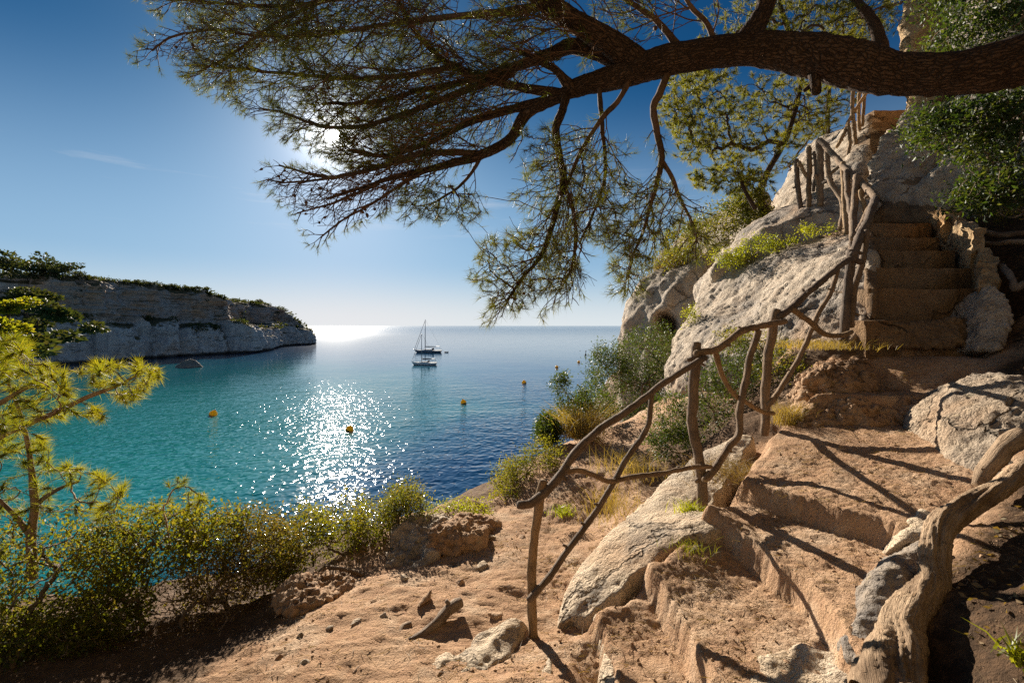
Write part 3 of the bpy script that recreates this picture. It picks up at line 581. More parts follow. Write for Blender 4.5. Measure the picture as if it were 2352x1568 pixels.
hull_rock('rock_pillar', [np.vstack([PA([(2085, 120, 11), (2080, 40, 11.3), (2100, -40, 11.5), (2190, -40, 11), (2185, 130, 10.6), (2150, 240, 10.9), (2095, 225, 11.2)]), np.array([(13, 13.5, CAMZ + 8.5), (13.5, 13, CAMZ + 4), (11.5, 13, CAMZ + 5)])])],
    M['ochre'], 0.06, 6, ((0.9, 0.2, 'f'), (4, 0.1, 'r')), 43, label='ochre rock pillar rising behind the thick pine branch')
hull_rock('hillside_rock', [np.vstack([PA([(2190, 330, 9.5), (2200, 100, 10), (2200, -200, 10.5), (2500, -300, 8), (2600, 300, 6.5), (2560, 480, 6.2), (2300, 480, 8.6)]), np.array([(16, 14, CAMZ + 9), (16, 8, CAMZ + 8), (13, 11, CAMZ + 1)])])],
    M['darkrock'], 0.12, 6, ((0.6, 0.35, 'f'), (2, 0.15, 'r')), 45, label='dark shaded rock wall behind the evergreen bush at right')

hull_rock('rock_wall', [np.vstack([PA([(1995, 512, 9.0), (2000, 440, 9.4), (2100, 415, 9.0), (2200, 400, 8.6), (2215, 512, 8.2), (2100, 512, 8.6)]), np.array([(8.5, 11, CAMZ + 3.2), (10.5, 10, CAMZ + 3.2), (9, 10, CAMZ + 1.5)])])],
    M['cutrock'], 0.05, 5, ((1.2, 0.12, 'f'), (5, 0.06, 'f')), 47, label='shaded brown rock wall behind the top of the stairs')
# unseen slope behind the viewer, made tall and dark to cut sky fill
ux, uy = np.meshgrid(np.linspace(-1, 1, 60), np.linspace(0, 1, 40)); ang_ = -0.5 * math.pi - 0.15 + ux.ravel() * 1.35 + 0.55; rr_ = 4.5 + uy.ravel() * 13
hq = np.stack([rr_ * np.cos(ang_), rr_ * np.sin(ang_), CAMZ - 2.2 + uy.ravel() ** 0.9 * 30], 1); hq[:, 2] += fbm(hq, 0.3, 4, 0.5, 61) * 1.5
k = N('unseen_slope'); kp = k.pos(); col = k.mix(k.mr(k.noise(kp, 1.2, 5, 0.6), 0.4, 0.6), (0.05, 0.06, 0.02), (0.16, 0.10, 0.055))
tag(mk('hillside_blocker', hq, grid_faces(60, 40), k.out(k.pbr(col, 0.95, None, 0.1))), kind='structure')
# ------------------------------------------------------------------ cut stairs
st = thing('stone_stairs', 'steep stairs cut into sandstone with a low wall at right', 'stairs', P(2130, 730, 5.7))
def slab_box(x0, x1, y0, y1, z0, z1, seed, amp=0.02, skew=0.0, n=0.045):
    """rounded, slightly worn block as displaced box grid; skew shifts the right end back"""
    mb = MB()
    nx = max(3, int((x1 - x0) / n)); ny = max(3, int((y1 - y0) / n)); nz = max(3, int((z1 - z0) / n))
    def face(a, b, fn):
        u, v = np.meshgrid(np.linspace(0, 1, a), np.linspace(0, 1, b)); V = fn(u.ravel(), v.ravel()); mb.add(V, grid_faces(a, b))
    L = lambda a, b, t: a + (b - a) * t
    face(nx, ny, lambda u, v: np.stack([L(x0, x1, u), L(y0, y1, v), u * 0 + z1], 1))
    face(nx, nz, lambda u, v: np.stack([L(x0, x1, u), u * 0 + y0, L(z0, z1, v)], 1))
    face(ny, nz, lambda u, v: np.stack([u * 0 + x0, L(y1, y0, u), L(z0, z1, v)], 1))
    face(ny, nz, lambda u, v: np.stack([u * 0 + x1, L(y0, y1, u), L(z0, z1, v)], 1))
    V = np.concatenate(mb.V); Q = np.concatenate(mb.Q)
    V[:, 1] += skew * (V[:, 0] - x0)
    dn = np.stack([fbm(V, 3, 3, 0.5, seed + k) for k in range(3)], 1) * amp + np.stack([fbm(V, 14, 3, 0.55, seed + 5 + k) for k in range(3)], 1) * amp * 0.5
    dn[:, 2] += fbm(V * np.array((1, 1, 0.1)), 2.2, 3, 0.5, seed + 9) * amp * 1.6 - amp * 1.2 * ((V[:, 0] - (x0 + x1) / 2) / (x1 - x0) * 2 < 2) * np.exp(-((V[:, 0] - (x0 + x1) / 2) / (0.3 * (x1 - x0))) ** 2)
    return V + dn, Q
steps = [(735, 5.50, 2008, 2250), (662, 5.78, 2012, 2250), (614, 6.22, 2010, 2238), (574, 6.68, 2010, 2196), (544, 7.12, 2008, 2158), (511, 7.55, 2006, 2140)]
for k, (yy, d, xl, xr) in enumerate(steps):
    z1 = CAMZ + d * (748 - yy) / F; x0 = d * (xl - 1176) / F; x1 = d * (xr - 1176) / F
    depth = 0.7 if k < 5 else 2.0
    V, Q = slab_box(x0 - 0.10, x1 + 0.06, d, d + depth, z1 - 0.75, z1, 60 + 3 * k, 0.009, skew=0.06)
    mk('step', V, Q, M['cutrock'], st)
# right side wall of the stairs: stepped pale blocks
for k, (a, b) in enumerate([((2252, 735, 5.55), (2244, 590, 6.30)), ((2226, 600, 6.30), (2178, 520, 7.05)), ((2172, 545, 7.05), (2138, 500, 7.75))]):
    p0 = P(*a); p1 = P(*b)
    V, Q = slab_box(0, 0.20, 0, 1, 0, 1, 90 + k, 0.0, n=0.03)
    zt = p0[2] + 0.25 + 0.30 * V[:, 1] * 1.4
    L_ = p1 - p0
    W = np.stack([p0[0] + L_[0] * V[:, 1] + V[:, 0] + 0.02, p0[1] + L_[1] * V[:, 1], (p0[2] - 0.5) * (1 - V[:, 2]) + (p0[2] + 0.42 + (p1[2] - p0[2] - 0.30) * V[:, 1]) * V[:, 2]], 1)
    W += np.stack([fbm(W, 3, 5, 0.6, 95 + k + q) for q in range(3)], 1) * 0.11
    mk('side_wall', W, Q, M['ochre'], st)
# left cheek of the stairs
hull_rock('side_wall', [PA([(2012, 735, 5.60), (2016, 660, 5.7), (2010, 560, 7.0), (2000, 520, 7.7), (1990, 540, 7.7), (1985, 640, 5.9), (1990, 735, 5.7), (2008, 735, 6.4), (1995, 600, 7.5)])], M['cutrock'], 0.03, 3, ((3, 0.03, 'f'),), 97, parent=st)
# far stairs
fs = thing('far_stairs', 'narrow far flight of cut steps high on the rock under the pine', 'stairs', P(2035, 300, 12.5))
for k in range(6):
    yy = 318 - k * 13; d = 11.9 + k * 0.36; xl = 1998 + k * 2; xr = 2040 + k * 10
    z1 = CAMZ + d * (748 - yy) / F; x0 = d * (xl - 1176) / F; x1 = d * (xr - 1176) / F
    V, Q = slab_box(x0, x1, d, d + 0.8, z1 - 0.6, z1, 120 + k, 0.02, n=0.12); mk('step', V, Q, M['cutrock'], fs)

# ------------------------------------------------------------------ headland across the bay
H = np.array([(-700, 868, 560), (-400, 858, 585), (-150, 850, 605), (0, 843, 622), (120, 838, 628), (210, 832, 634), (330, 822, 644), (430, 816, 656), (520, 811, 668), (548, 809, 684), (575, 802, 690), (620, 796, 694), (665, 792, 700), (700, 790, 722), (716, 789, 752), (722, 788.5, 772)], float)
def headland():
    nu = 640; u = np.linspace(0, len(H) - 1, nu); q = np.stack([np.interp(u, np.arange(len(H)), H[:, k]) for k in range(3)], 1)
    d = CAMZ * F / (q[:, 1] - 748); wx = d * (q[:, 0] - 1176) / F; top = CAMZ + d * (748 - q[:, 2]) / F
    line = np.stack([wx, d], 1); t = np.gradient(line, axis=0); t /= np.linalg.norm(t, axis=1)[:, None]; nr = np.stack([-t[:, 1], t[:, 0]], 1)      # away from the water
    sl = np.concatenate([[0], np.cumsum(np.linalg.norm(np.diff(line, axis=0), axis=1))])
    rs = np.random.RandomState(91); edges = [0.0]
    while edges[-1] < sl[-1] + 30: edges.append(edges[-1] + rs.uniform(10, 30))
    edges = np.array(edges); ci = np.searchsorted(edges, sl, side='right') - 1; f = (sl - edges[ci]) / (edges[ci + 1] - edges[ci])
    bulge = 1 - np.abs(2 * f - 1) ** 5; off = rs.uniform(-5, 5, len(edges))[ci]; ctop = rs.uniform(0.36, 0.56, len(edges))[ci]; mid = rs.uniform(0.16, 0.34, len(edges))[ci]; has_mid = (rs.rand(len(edges)) < 0.6)[ci]
    e2 = [0.0]
    while e2[-1] < sl[-1] + 40: e2.append(e2[-1] + rs.uniform(9, 34))
    e2 = np.array(e2); c2 = np.searchsorted(e2, sl, side='right') - 1; f2 = (sl - e2[c2]) / (e2[c2 + 1] - e2[c2]); off2 = rs.uniform(-4.2, 4.2, len(e2))[c2] + (1 - np.abs(2 * f2 - 1) ** 6) * -1.6
    hv = np.concatenate([np.linspace(-0.04, 1.0, 116), np.linspace(1.0, 1.05, 8)[1:], np.array([1.06, 1.05, 1.0])]); ex = np.concatenate([np.zeros(116), np.linspace(0, 60, 8)[1:], np.array([100, 180, 320])])
    taper = np.clip(top / 36, 0.12, 1)
    U, Vv = np.meshgrid(np.arange(nu), np.arange(len(hv)), indexing='ij'); h = hv[Vv]; Z = top[U] * h
    b0 = np.stack([line[U, 0], line[U, 1], Z], -1).reshape(-1, 3)
    wob = (fbm(b0, 0.10, 3, 0.5, 12) * 0.10).reshape(h.shape)
    hh = h + wob
    lowset = off[U] - bulge[U] * 6.0 + np.clip(hh - ctop[U] + 0.10, 0, 0.10) ** 2 * 220                      # rounded tops
    lowset = lowset + has_mid[U] * sstep(hh, mid[U] - 0.008, mid[U] + 0.012) * 1.6
    lowset = lowset + 1.5 * sstep(h, 0.05, 0.0)                                                              # wave-cut notch
    up = sstep(hh, ctop[U], ctop[U] + 0.03)
    lay = fbm(b0 * np.array((0.25, 0.25, 2.4)), 0.13, 5, 0.62, 8).reshape(h.shape)
    upset = 9.5 + off2[U] + lay * 2.4 - 4.5 * (hh - 0.6) * sstep(hh, 0.55, 0.9) + sstep(hh, 0.90, 0.99) * 7
    st_ = lowset * (1 - up) + upset * up + fbm(b0, 0.16, 5, 0.62, 9).reshape(h.shape) * 3.4 + fbm(b0, 0.03, 2, 0.5, 19).reshape(h.shape) * 6
    st_ = st_ * np.clip(d / 260, 0.7, 1.5)[U] * taper[U] + ex[Vv]
    V = np.stack([line[U, 0] + nr[U, 0] * st_, line[U, 1] + nr[U, 1] * st_, Z], -1).reshape(-1, 3)
    V[:, 2] += (ex[Vv].ravel() > 0) * fbm(b0, 0.06, 4, 0.5, 11) * 1.6
    o = mk('headland', V, grid_faces(len(hv), nu), M['farrock']); o['kind'] = 'structure'
    return V.reshape(nu, len(hv), 3), hv, line, top, nr, u, ctop
# material: lower white limestone, orange beds, scrub soil on top
k = N('headland_rock'); p = k.pos(); sep = k.n('ShaderNodeSeparateXYZ', i_Vector=p); zz = sep.outputs[2]
band = k.noise(k.pos((0.05, 0.05, 0.8)), 1.0, 5, 0.6); a = k.noise(p, 0.09, 5, 0.6); b = k.noise(p, 0.5, 6, 0.65); stv = k.noise(k.pos((0.35, 0.35, 0.03)), 1.0, 4, 0.6)
col = k.mix(k.mr(b, 0.35, 0.65), (0.42, 0.39, 0.37), (0.56, 0.53, 0.50))
col = k.mix(k.mr(stv, 0.48, 0.64, 0, 0.8), col, (0.30, 0.28, 0.28)); col = k.mix(k.mr(a, 0.52, 0.66, 0, 0.5), col, (0.46, 0.33, 0.24))
upz = k.mr(k.math('ADD', zz, k.math('MULTIPLY', a, 14)), 25, 29)
uc = k.mix(k.mr(band, 0.38, 0.60), (0.27, 0.23, 0.205), (0.42, 0.25, 0.15)); uc = k.mix(k.mr(a, 0.45, 0.62, 0, 0.8), uc, (0.33, 0.325, 0.33))
col = k.mix(upz, col, uc); col = k.mix(k.mr(b, 0.56, 0.70, 0, 0.7), col, (0.10, 0.09, 0.085))
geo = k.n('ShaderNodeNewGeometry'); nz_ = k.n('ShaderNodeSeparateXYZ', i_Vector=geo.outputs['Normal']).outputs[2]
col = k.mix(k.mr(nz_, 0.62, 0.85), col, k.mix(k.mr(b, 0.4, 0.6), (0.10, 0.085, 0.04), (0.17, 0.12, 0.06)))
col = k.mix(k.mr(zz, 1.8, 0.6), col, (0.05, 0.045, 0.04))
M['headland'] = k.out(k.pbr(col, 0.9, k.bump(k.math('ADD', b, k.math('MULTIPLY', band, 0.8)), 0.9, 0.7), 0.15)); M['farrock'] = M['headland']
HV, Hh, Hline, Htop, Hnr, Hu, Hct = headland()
hull_rock('sea_rock', [np.array([P(395, 843, 186) + v for v in ((0, 0, -1), (1, 1, 0.6), (3.5, 1.5, 2.6), (6, 2, 3.4), (8.5, 2, 2.2), (11, 1, 0.4), (12, 3, -1), (6, 5, 0.8), (5, -1.5, -1), (6, -1.0, 0.6))])], M['darkrock'], 0.28, 3, ((0.3, 0.6, 'f'), (1.0, 0.25, 'r')), 51, label='small dark rock standing in the bay below the headland')

# ================================================================== VEGETATION TOOLS
def leaf_quads(mb, pos, dirv, size, width=0.42, fold=0.25, rs=None):
    """folded diamond leaves"""
    n = len(pos); rs = rs or np.random
    d = dirv / (np.linalg.norm(dirv, axis=1)[:, None] + 1e-9)
    r = rs.normal(size=(n, 3)); s = np.cross(d, r); s /= np.linalg.norm(s, axis=1)[:, None] + 1e-9; up = np.cross(s, d)
    L = np.asarray(size)[:, None] if np.ndim(size) else np.full((n, 1), size)
    a = pos; c = pos + d * L; m = pos + d * L * 0.5
    b1 = m + s * L * width * 0.5 + up * L * fold * 0.3; b2 = m - s * L * width * 0.5 + up * L * fold * 0.3
    V = np.stack([a, b1, c, b2], 1).reshape(-1, 3); i = np.arange(n)[:, None] * 4
    mb.add(V, None, np.vstack([np.hstack([i, i + 1, i + 2]), np.hstack([i, i + 2, i + 3])]))
def needle_tris(mb, pos, dirv, length, wid, rs=None):
    n = len(pos); rs = rs or np.random
    d = dirv / (np.linalg.norm(dirv, axis=1)[:, None] + 1e-9); s = np.cross(d, rs.normal(size=(n, 3))); s /= np.linalg.norm(s, axis=1)[:, None] + 1e-9
    L = np.asarray(length).reshape(-1, 1) if np.ndim(length) else length
    V = np.stack([pos + s * wid * 0.5, pos - s * wid * 0.5, pos + d * L], 1).reshape(-1, 3)
    mb.add(V, None, np.arange(3 * n).reshape(-1, 3))
def bct(root_pos, root_path, att, bf=0.45, root_dir=None, ang=0.0):
    """balanced wiring tree: joins every attractor to the growing tree, weighing wire length and way back to the trunk"""
    nr_ = len(root_pos); na = len(att); pos = np.vstack([root_pos, att]); path = np.concatenate([root_path, np.zeros(na)])
    parent = np.full(nr_ + na, -1); todo = np.ones(na, bool)
    D = np.linalg.norm(att[:, None, :] - root_pos[None], axis=2) if nr_ * na < 4e6 else None
    if D is None:
        bi = np.empty(na, int); bw = np.empty(na); bc = np.empty(na)
        for s in range(0, na, 500):
            dd = np.linalg.norm(att[s:s + 500, None, :] - root_pos[None], axis=2); cc = dd + bf * (dd + root_path[None]); j = cc.argmin(1); bi[s:s + 500] = j; bw[s:s + 500] = dd[np.arange(len(j)), j]; bc[s:s + 500] = cc[np.arange(len(j)), j]
    else:
        cc = D + bf * (D + root_path[None]); bi = cc.argmin(1); bw = D[np.arange(na), bi]; bc = cc[np.arange(na), bi]
    for _ in range(na):
        j = np.argmin(np.where(todo, bw, 1e9)); todo[j] = False
        g = nr_ + j; parent[g] = bi[j]; path[g] = path[bi[j]] + bw[j]
        dd = np.linalg.norm(att - att[j], axis=1)
        dv = att[j] - pos[bi[j]]; dv = dv / (np.linalg.norm(dv) + 1e-9)
        cosv = ((att - att[j]) @ dv) / (dd + 1e-9)
        c2 = dd * (1 + ang * (1 - cosv)) + bf * (dd + path[g]); m = todo & (c2 < bc)
        bc[m] = c2[m]; bw[m] = dd[m]; bi[m] = g
    return pos, parent, nr_
def tree_mesh(mbt, pos, parent, nr_, rtip, pw=2.4, rmax=0.05, wob=0.02, sides=4, sub=3, seed=0):
    """tubes for the wired nodes; returns tips (position, direction) and thin-wood samples"""
    n = len(pos); kids = [[] for _ in range(n)]
    for i in range(nr_, n): kids[parent[i]].append(i)
    order = []; stack = [i for r in range(nr_) for i in kids[r]]
    while stack:
        i = stack.pop(); order.append(i); stack.extend(kids[i])
    cnt = np.ones(n); 
    for i in reversed(order):
        if kids[i]: cnt[i] = sum(cnt[c] for c in kids[i])
    rad = np.minimum(rtip * cnt ** (1.0 / pw), rmax)
    tips = []; thin = []
    starts = [(r, i) for r in range(nr_) for i in kids[r]]
    rs = np.random.RandomState(seed + 5)
    while starts:
        p, i = starts.pop(); chain = [p, i]
        while kids[i]:
            c = max(kids[i], key=lambda q: cnt[q])
            for o in kids[i]:
                if o != c: starts.append((i, o))
            chain.append(c); i = c
        pts = pos[chain].copy(); rr = np.concatenate([[rad[chain[1]]], rad[chain[1:]]])
        if len(pts) > 2:
            q = pts.copy(); q[1:-1] = 0.5 * pts[1:-1] + 0.25 * (pts[:-2] + pts[2:]); pts = q
        cu = catmull(pts, sub); r2 = np.interp(np.linspace(0, len(rr) - 1, len(cu)), np.arange(len(rr)), rr)
        if wob: 
            f = np.ones(len(cu)); f[0] = 0
            cu = cu + rs.normal(size=cu.shape) * (wob * f)[:, None]
        r2[-1] *= 0.6
        tube(mbt, cu, r2, sides if r2.max() < 0.02 else sides + 2, cap=False)
        d = cu[-1] - cu[-2]; tips.append((cu[-1], d / (np.linalg.norm(d) + 1e-9)))
        for a, b, r in zip(cu[:-1], cu[1:], r2[1:]): thin.append((a, b - a, r))
    return tips, thin
def tufts(mb, tips, thin, n_tip, n_thin, L, wid, rlim, rs, spread=0.9, keep=None, every=1):
    A = []; D = []
    T = [(t, d) for t, d in tips if keep is None or keep(t)]
    if T:
        tp = np.array([t for t, d in T]); td = np.array([d for t, d in T])
        k = np.repeat(np.arange(len(T)), n_tip); back_ = rs.rand(len(k)) * L * 0.9
        A.append(tp[k] - td[k] * back_[:, None]); D.append(td[k] + rs.normal(size=(len(k), 3)) * spread * 0.62)
    TH = [(a, v) for a, v, r in thin if r < rlim and (keep is None or keep(a))][::every]
    if TH and n_thin:
        ta = np.array([a for a, v in TH]); tv = np.array([v for a, v in TH]); k = np.repeat(np.arange(len(TH)), n_thin)
        vn = tv[k] / (np.linalg.norm(tv[k], axis=1)[:, None] + 1e-9)
        A.append(ta[k] + tv[k] * rs.rand(len(k), 1)); D.append(vn * 0.8 + rs.normal(size=(len(k), 3)) * spread * 0.6)
    if not A: return
    A = np.concatenate(A); D = np.concatenate(D)
    needle_tris(mb, A, D, L * (0.7 + 0.5 * rs.rand(len(A))), wid, rs)
def sample_poly(poly, n, rs, dfun):
    """points in a picture-outline, with their own distances"""
    pl = np.array(poly, float); lo = pl.min(0); hi = pl.max(0); o = []
    while len(o) < n:
        q = lo + rs.rand(n * 2, 2) * (hi - lo); q = q[in_poly(q[:, 0], q[:, 1], pl)]; o.extend(q.tolist())
    q = np.array(o[:n]); d = dfun(q[:, 0], q[:, 1], rs)
    return PA(np.column_stack([q, d]))

def shrub(name, label, base, blobs, n_att, leafmat, leaf=0.024, per=26, cat='shrub', seed=1, stemmat=None, rtip=0.0022, spread=0.05, needles=False, bf=0.35, group=None, width=0.42, surf=0.75):
    """base: list of world points; blobs: (centre, radii, weight)"""
    rs = np.random.RandomState(seed); base = np.atleast_2d(base)
    wts = np.array([b[2] for b in blobs], float); wts /= wts.sum(); att = []
    for (c, r, _), wq in zip(blobs, wts):
        m = max(3, int(n_att * wq)); v = rs.normal(size=(m, 3)); v /= np.linalg.norm(v, axis=1)[:, None]; rr = rs.rand(m, 1) ** (surf * 0.55)
        v = v * (1 + 0.35 * fbm(v + np.array(c), 1.8, 2, 0.5, seed))[:, None]
        att.append(np.array(c) + v * rr * np.array(r))
    att = np.concatenate(att)
    g = thing(name, label, cat, base[0], group)
    pos, par, nr_ = bct(base, np.zeros(len(base)), att, bf)
    mt = MB(); tips, thin = tree_mesh(mt, pos, par, nr_, rtip, 2.3, 0.03, 0.006, 3, 2, seed); mt.build('stem', stemmat or M['stem'], g)
    ml = MB()
    if needles: tufts(ml, tips, thin, per, needles, leaf, 0.0028 * (leaf / 0.07), 0.006, rs)
    else:
        tp = np.array([t for t, d in tips]); td = np.array([d for t, d in tips]); a = np.array([a for a, v, r in thin if r < rtip * 2.2]); v = np.array([v for a, v, r in thin if r < rtip * 2.2])
        per = int(per * (3.4 if leafmat is M['leaf_d'] else 2.7)); leaf = leaf * 1.2
        k = rs.randint(0, len(tp), len(tp) * per); A = tp[k] + rs.normal(size=(len(k), 3)) * spread; D = td[k] * 0.4 + rs.normal(size=(len(k), 3))
        k2 = rs.randint(0, len(a), len(tp) * per // 2); A2 = a[k2] + rs.normal(size=(len(k2), 3)) * spread * 0.7; D2 = v[k2] / (np.linalg.norm(v[k2], axis=1)[:, None] + 1e-9) * 0.5 + rs.normal(size=(len(k2), 3))
        A = np.vstack([A, A2]); D = np.vstack([D, D2]); D[:, 2] += 0.25
        keepl = fbm(A, 2.6 * (0.025 / leaf), 2, 0.5, seed + 4) + rs.rand(len(A)) * 0.5 > 0.02; A = A[keepl]; D = D[keepl]
        leaf_quads(ml, A, D, leaf * (0.45 + 0.95 * rs.rand(len(A)) ** 1.5), width, rs=rs)
    f = ml.build('leaves' if not needles else 'needles', leafmat, g, smooth=False); f['kind'] = 'stuff'
    return g
def blob(x, y, d, rx, ry, rd, w=1.0):
    """picture-size blob: radii in picture units at distance d, depth radius in metres"""
    return (P(x, y, d), (rx * d / F, rd, ry * d / F), w)
def foot(x, y, d): return P(x, y, d)

# ================================================================== FENCES
def pole(parent, name, rows, rpx, mt, seed, sides=10, taper=1.0, lump=0.22):
    a = PA(rows); c = catmull(a, 6); r = rpx * np.mean([q[2] for q in rows]) / F; c = resample(c, max(0.02, r * 0.9))
    c = c + np.stack([fbm(c, 5, 2, 0.5, seed + q) for q in range(3)], 1) * r * 0.30
    rr = r * np.linspace(1.0, taper, len(c)) * (1 + 0.12 * fbm(c, 9, 2, 0.5, seed + 7)); rr[[0, -1]] *= 0.86
    mb = MB(); tube(mb, c, rr * 0.93, sides, True, lump, seed, 14.0)
    rk = np.random.RandomState(seed + 900)
    for _ in range(max(1, len(c) // 16)):                         # cut-off side twigs
        i = rk.randint(1, max(2, len(c) - 2)); t_ = c[min(i + 1, len(c) - 1)] - c[i - 1]; t_ /= np.linalg.norm(t_) + 1e-9; u_ = np.cross(t_, rk.normal(size=3)); u_ /= np.linalg.norm(u_) + 1e-9
        e_ = c[i] + (u_ + 0.35 * t_) * r * rk.uniform(1.25, 2.0); tube(mb, np.array([c[i], 0.5 * (c[i] + e_), e_]), [r * 0.55, r * 0.42, r * 0.34], 7, True, 0.2, seed + 5.0, 20.0)
    return mb.build(name, mt, parent)
fl = thing('pole_fence', 'rustic fence of crooked poles along the left side of the path', 'fence', P(1225, 1470, 2.9))
W1, W2 = M['fence'], M['fence2']
pole(fl, 'post', [(1249, 1103, 2.86), (1236, 1171, 2.87), (1225, 1256, 2.88), (1222, 1358, 2.89), (1226, 1490, 2.90)], 11.5, W2, 1, 12)
pole(fl, 'post', [(1602, 787, 3.80), (1593, 886, 3.80), (1590, 960, 3.80), (1602, 1036, 3.79), (1611, 1096, 3.78), (1616, 1190, 3.77)], 12.5, W1, 2, 12)
pole(fl, 'post', [(1783, 711, 4.58), (1770, 789, 4.58), (1760, 857, 4.57), (1757, 1000, 4.55)], 10.5, W1, 3, 12)
pole(fl, 'post', [(1956, 574, 5.60), (1947, 670, 5.60), (1941, 738, 5.58), (1937, 805, 5.56)], 10, W1, 4, 12)
pole(fl, 'rail', [(1190, 1160, 2.74), (1215, 1157, 2.78), (1248, 1135, 2.83), (1278, 1102, 2.90), (1326, 1033, 3.05), (1386, 979, 3.20), (1446, 940, 3.34), (1500, 898, 3.47), (1551, 862, 3.58), (1620, 820, 3.72)], 10, W1, 5, 12, 0.85)
pole(fl, 'rail', [(1596, 812, 3.73), (1644, 802, 3.86), (1671, 784, 3.95), (1704, 760, 4.10), (1746, 748, 4.30), (1804, 738, 4.50)], 8.5, W1, 6)
pole(fl, 'rail', [(1790, 728, 4.52), (1817, 708, 4.65), (1858, 670, 4.90), (1906, 630, 5.20), (1950, 596, 5.50), (1978, 602, 5.62)], 8, W1, 7)
pole(fl, 'rail', [(1958, 590, 5.55), (1968, 560, 5.70), (1980, 532, 5.95), (1994, 505, 6.20), (2011, 456, 6.7)], 10, W1, 8)
pole(fl, 'brace', [(1497, 900, 3.50), (1494, 928, 3.48), (1491, 967, 3.45), (1476, 1000, 3.42), (1440, 1051, 3.33), (1416, 1096, 3.27), (1398, 1126, 3.22), (1368, 1176, 3.15), (1338, 1219, 3.08), (1297, 1273, 2.99), (1263, 1324, 2.91), (1213, 1378, 2.80)], 7.5, W1, 9)
pole(fl, 'lower_rail', [(1300, 1082, 3.02), (1330, 1080, 3.08), (1362, 1090, 3.14), (1401, 1105, 3.22), (1446, 1096, 3.32), (1536, 1084, 3.52), (1596, 1072, 3.68), (1634, 1072, 3.75)], 6.2, W1, 10)
pole(fl, 'brace', [(1742, 758, 4.25), (1722, 826, 4.18), (1710, 886, 4.12), (1698, 946, 4.05), (1698, 994, 4.0), (1671, 1030, 3.9), (1644, 1072, 3.80), (1618, 1102, 3.69)], 8.5, W1, 11)
pole(fl, 'brace', [(1642, 806, 3.88), (1662, 868, 4.0), (1686, 904, 4.1), (1716, 925, 4.22), (1746, 943, 4.38), (1778, 949, 4.48)], 6, W2, 12)
pole(fl, 'lower_rail', [(1818, 709, 4.62), (1858, 738, 4.85), (1892, 766, 5.1), (1926, 771, 5.35), (1957, 762, 5.50)], 6.5, W2, 13)
pole(fl, 'brace', [(1925, 618, 5.3), (1909, 670, 5.2), (1879, 721, 5.05), (1858, 772, 4.95), (1834, 823, 4.85), (1797, 885, 4.65), (1766, 930, 4.50)], 5.8, W1, 14)
pole(fl, 'brace', [(1991, 530, 5.85), (1981, 602, 5.72), (1962, 660, 5.66), (1957, 710, 5.64), (1955, 752, 5.62)], 7.5, W1, 15)
fu = thing('pole_fence', 'upper crooked pole railing on the tilted rock ledge', 'fence', P(1880, 465, 9.2))
for q, (a, r, nm) in enumerate([([(1829, 365, 9.6), (1832, 420, 9.6), (1839, 482, 9.6)], 6, 'post'), ([(1858, 338, 9.4), (1859, 400, 9.4), (1858, 476, 9.4)], 6, 'post'), ([(1882, 318, 9.2), (1884, 400, 9.2), (1884, 472, 9.2)], 8, 'post'),
        ([(1899, 343, 8.9), (1907, 415, 8.8), (1936, 466, 8.5), (1930, 528, 8.3)], 6, 'post'), ([(1936, 372, 8.3), (1940, 466, 8.1), (1944, 540, 7.9)], 6.5, 'post'), ([(1943, 392, 8.0), (1950, 460, 7.7), (1958, 515, 7.3), (1955, 600, 7.0)], 7, 'post'),
        ([(1968, 402, 7.6), (1963, 470, 7.4), (1960, 550, 7.0)], 8.5, 'post'), ([(1976, 435, 7.3), (1984, 470, 7.3), (1992, 510, 7.2)], 5.5, 'brace'), ([(2014, 450, 6.9), (1996, 482, 6.6), (1972, 530, 6.2)], 7, 'brace'),
        ([(1884, 322, 9.1), (1913, 354, 8.7), (1947, 391, 8.1), (1988, 428, 7.4), (2014, 456, 6.8)], 7.5, 'rail'), ([(1834, 371, 9.5), (1846, 395, 9.45), (1858, 412, 9.4)], 4.5, 'brace'), ([(1870, 348, 9.3), (1874, 390, 9.3), (1868, 440, 9.3)], 3.6, 'brace'),
        ([(1872, 400, 9.2), (1882, 440, 9.2)], 4, 'brace'), ([(1908, 398, 8.8), (1936, 376, 8.6)], 4, 'brace'), ([(1890, 420, 9.0), (1912, 412, 8.8)], 4.5, 'rail')]):
    pole(fu, nm, a, r, W2 if q % 3 == 1 else W1, 30 + q, 8)
ff = thing('pole_fence', 'far thin pole railing beside the highest stairs', 'fence', P(1966, 333, 12.4))
for q, (a, r, nm) in enumerate([([(1960, 190, 12.6), (1958, 250, 12.6), (1966, 335, 12.5)], 4.5, 'post'), ([(1976, 185, 13), (1972, 250, 13), (1975, 315, 13)], 4, 'post'), ([(1996, 205, 12.9), (1953, 272, 12.6), (1940, 305, 12.4), (1922, 338, 12.2)], 4, 'rail'),
        ([(1948, 282, 12.4), (1952, 330, 12.2), (1940, 388, 11.9)], 4, 'post'), ([(1985, 190, 13.2), (1985, 230, 13.2), (1980, 290, 13.1)], 4, 'post')]):
    pole(ff, nm, a, r, W2, 60 + q, 7)

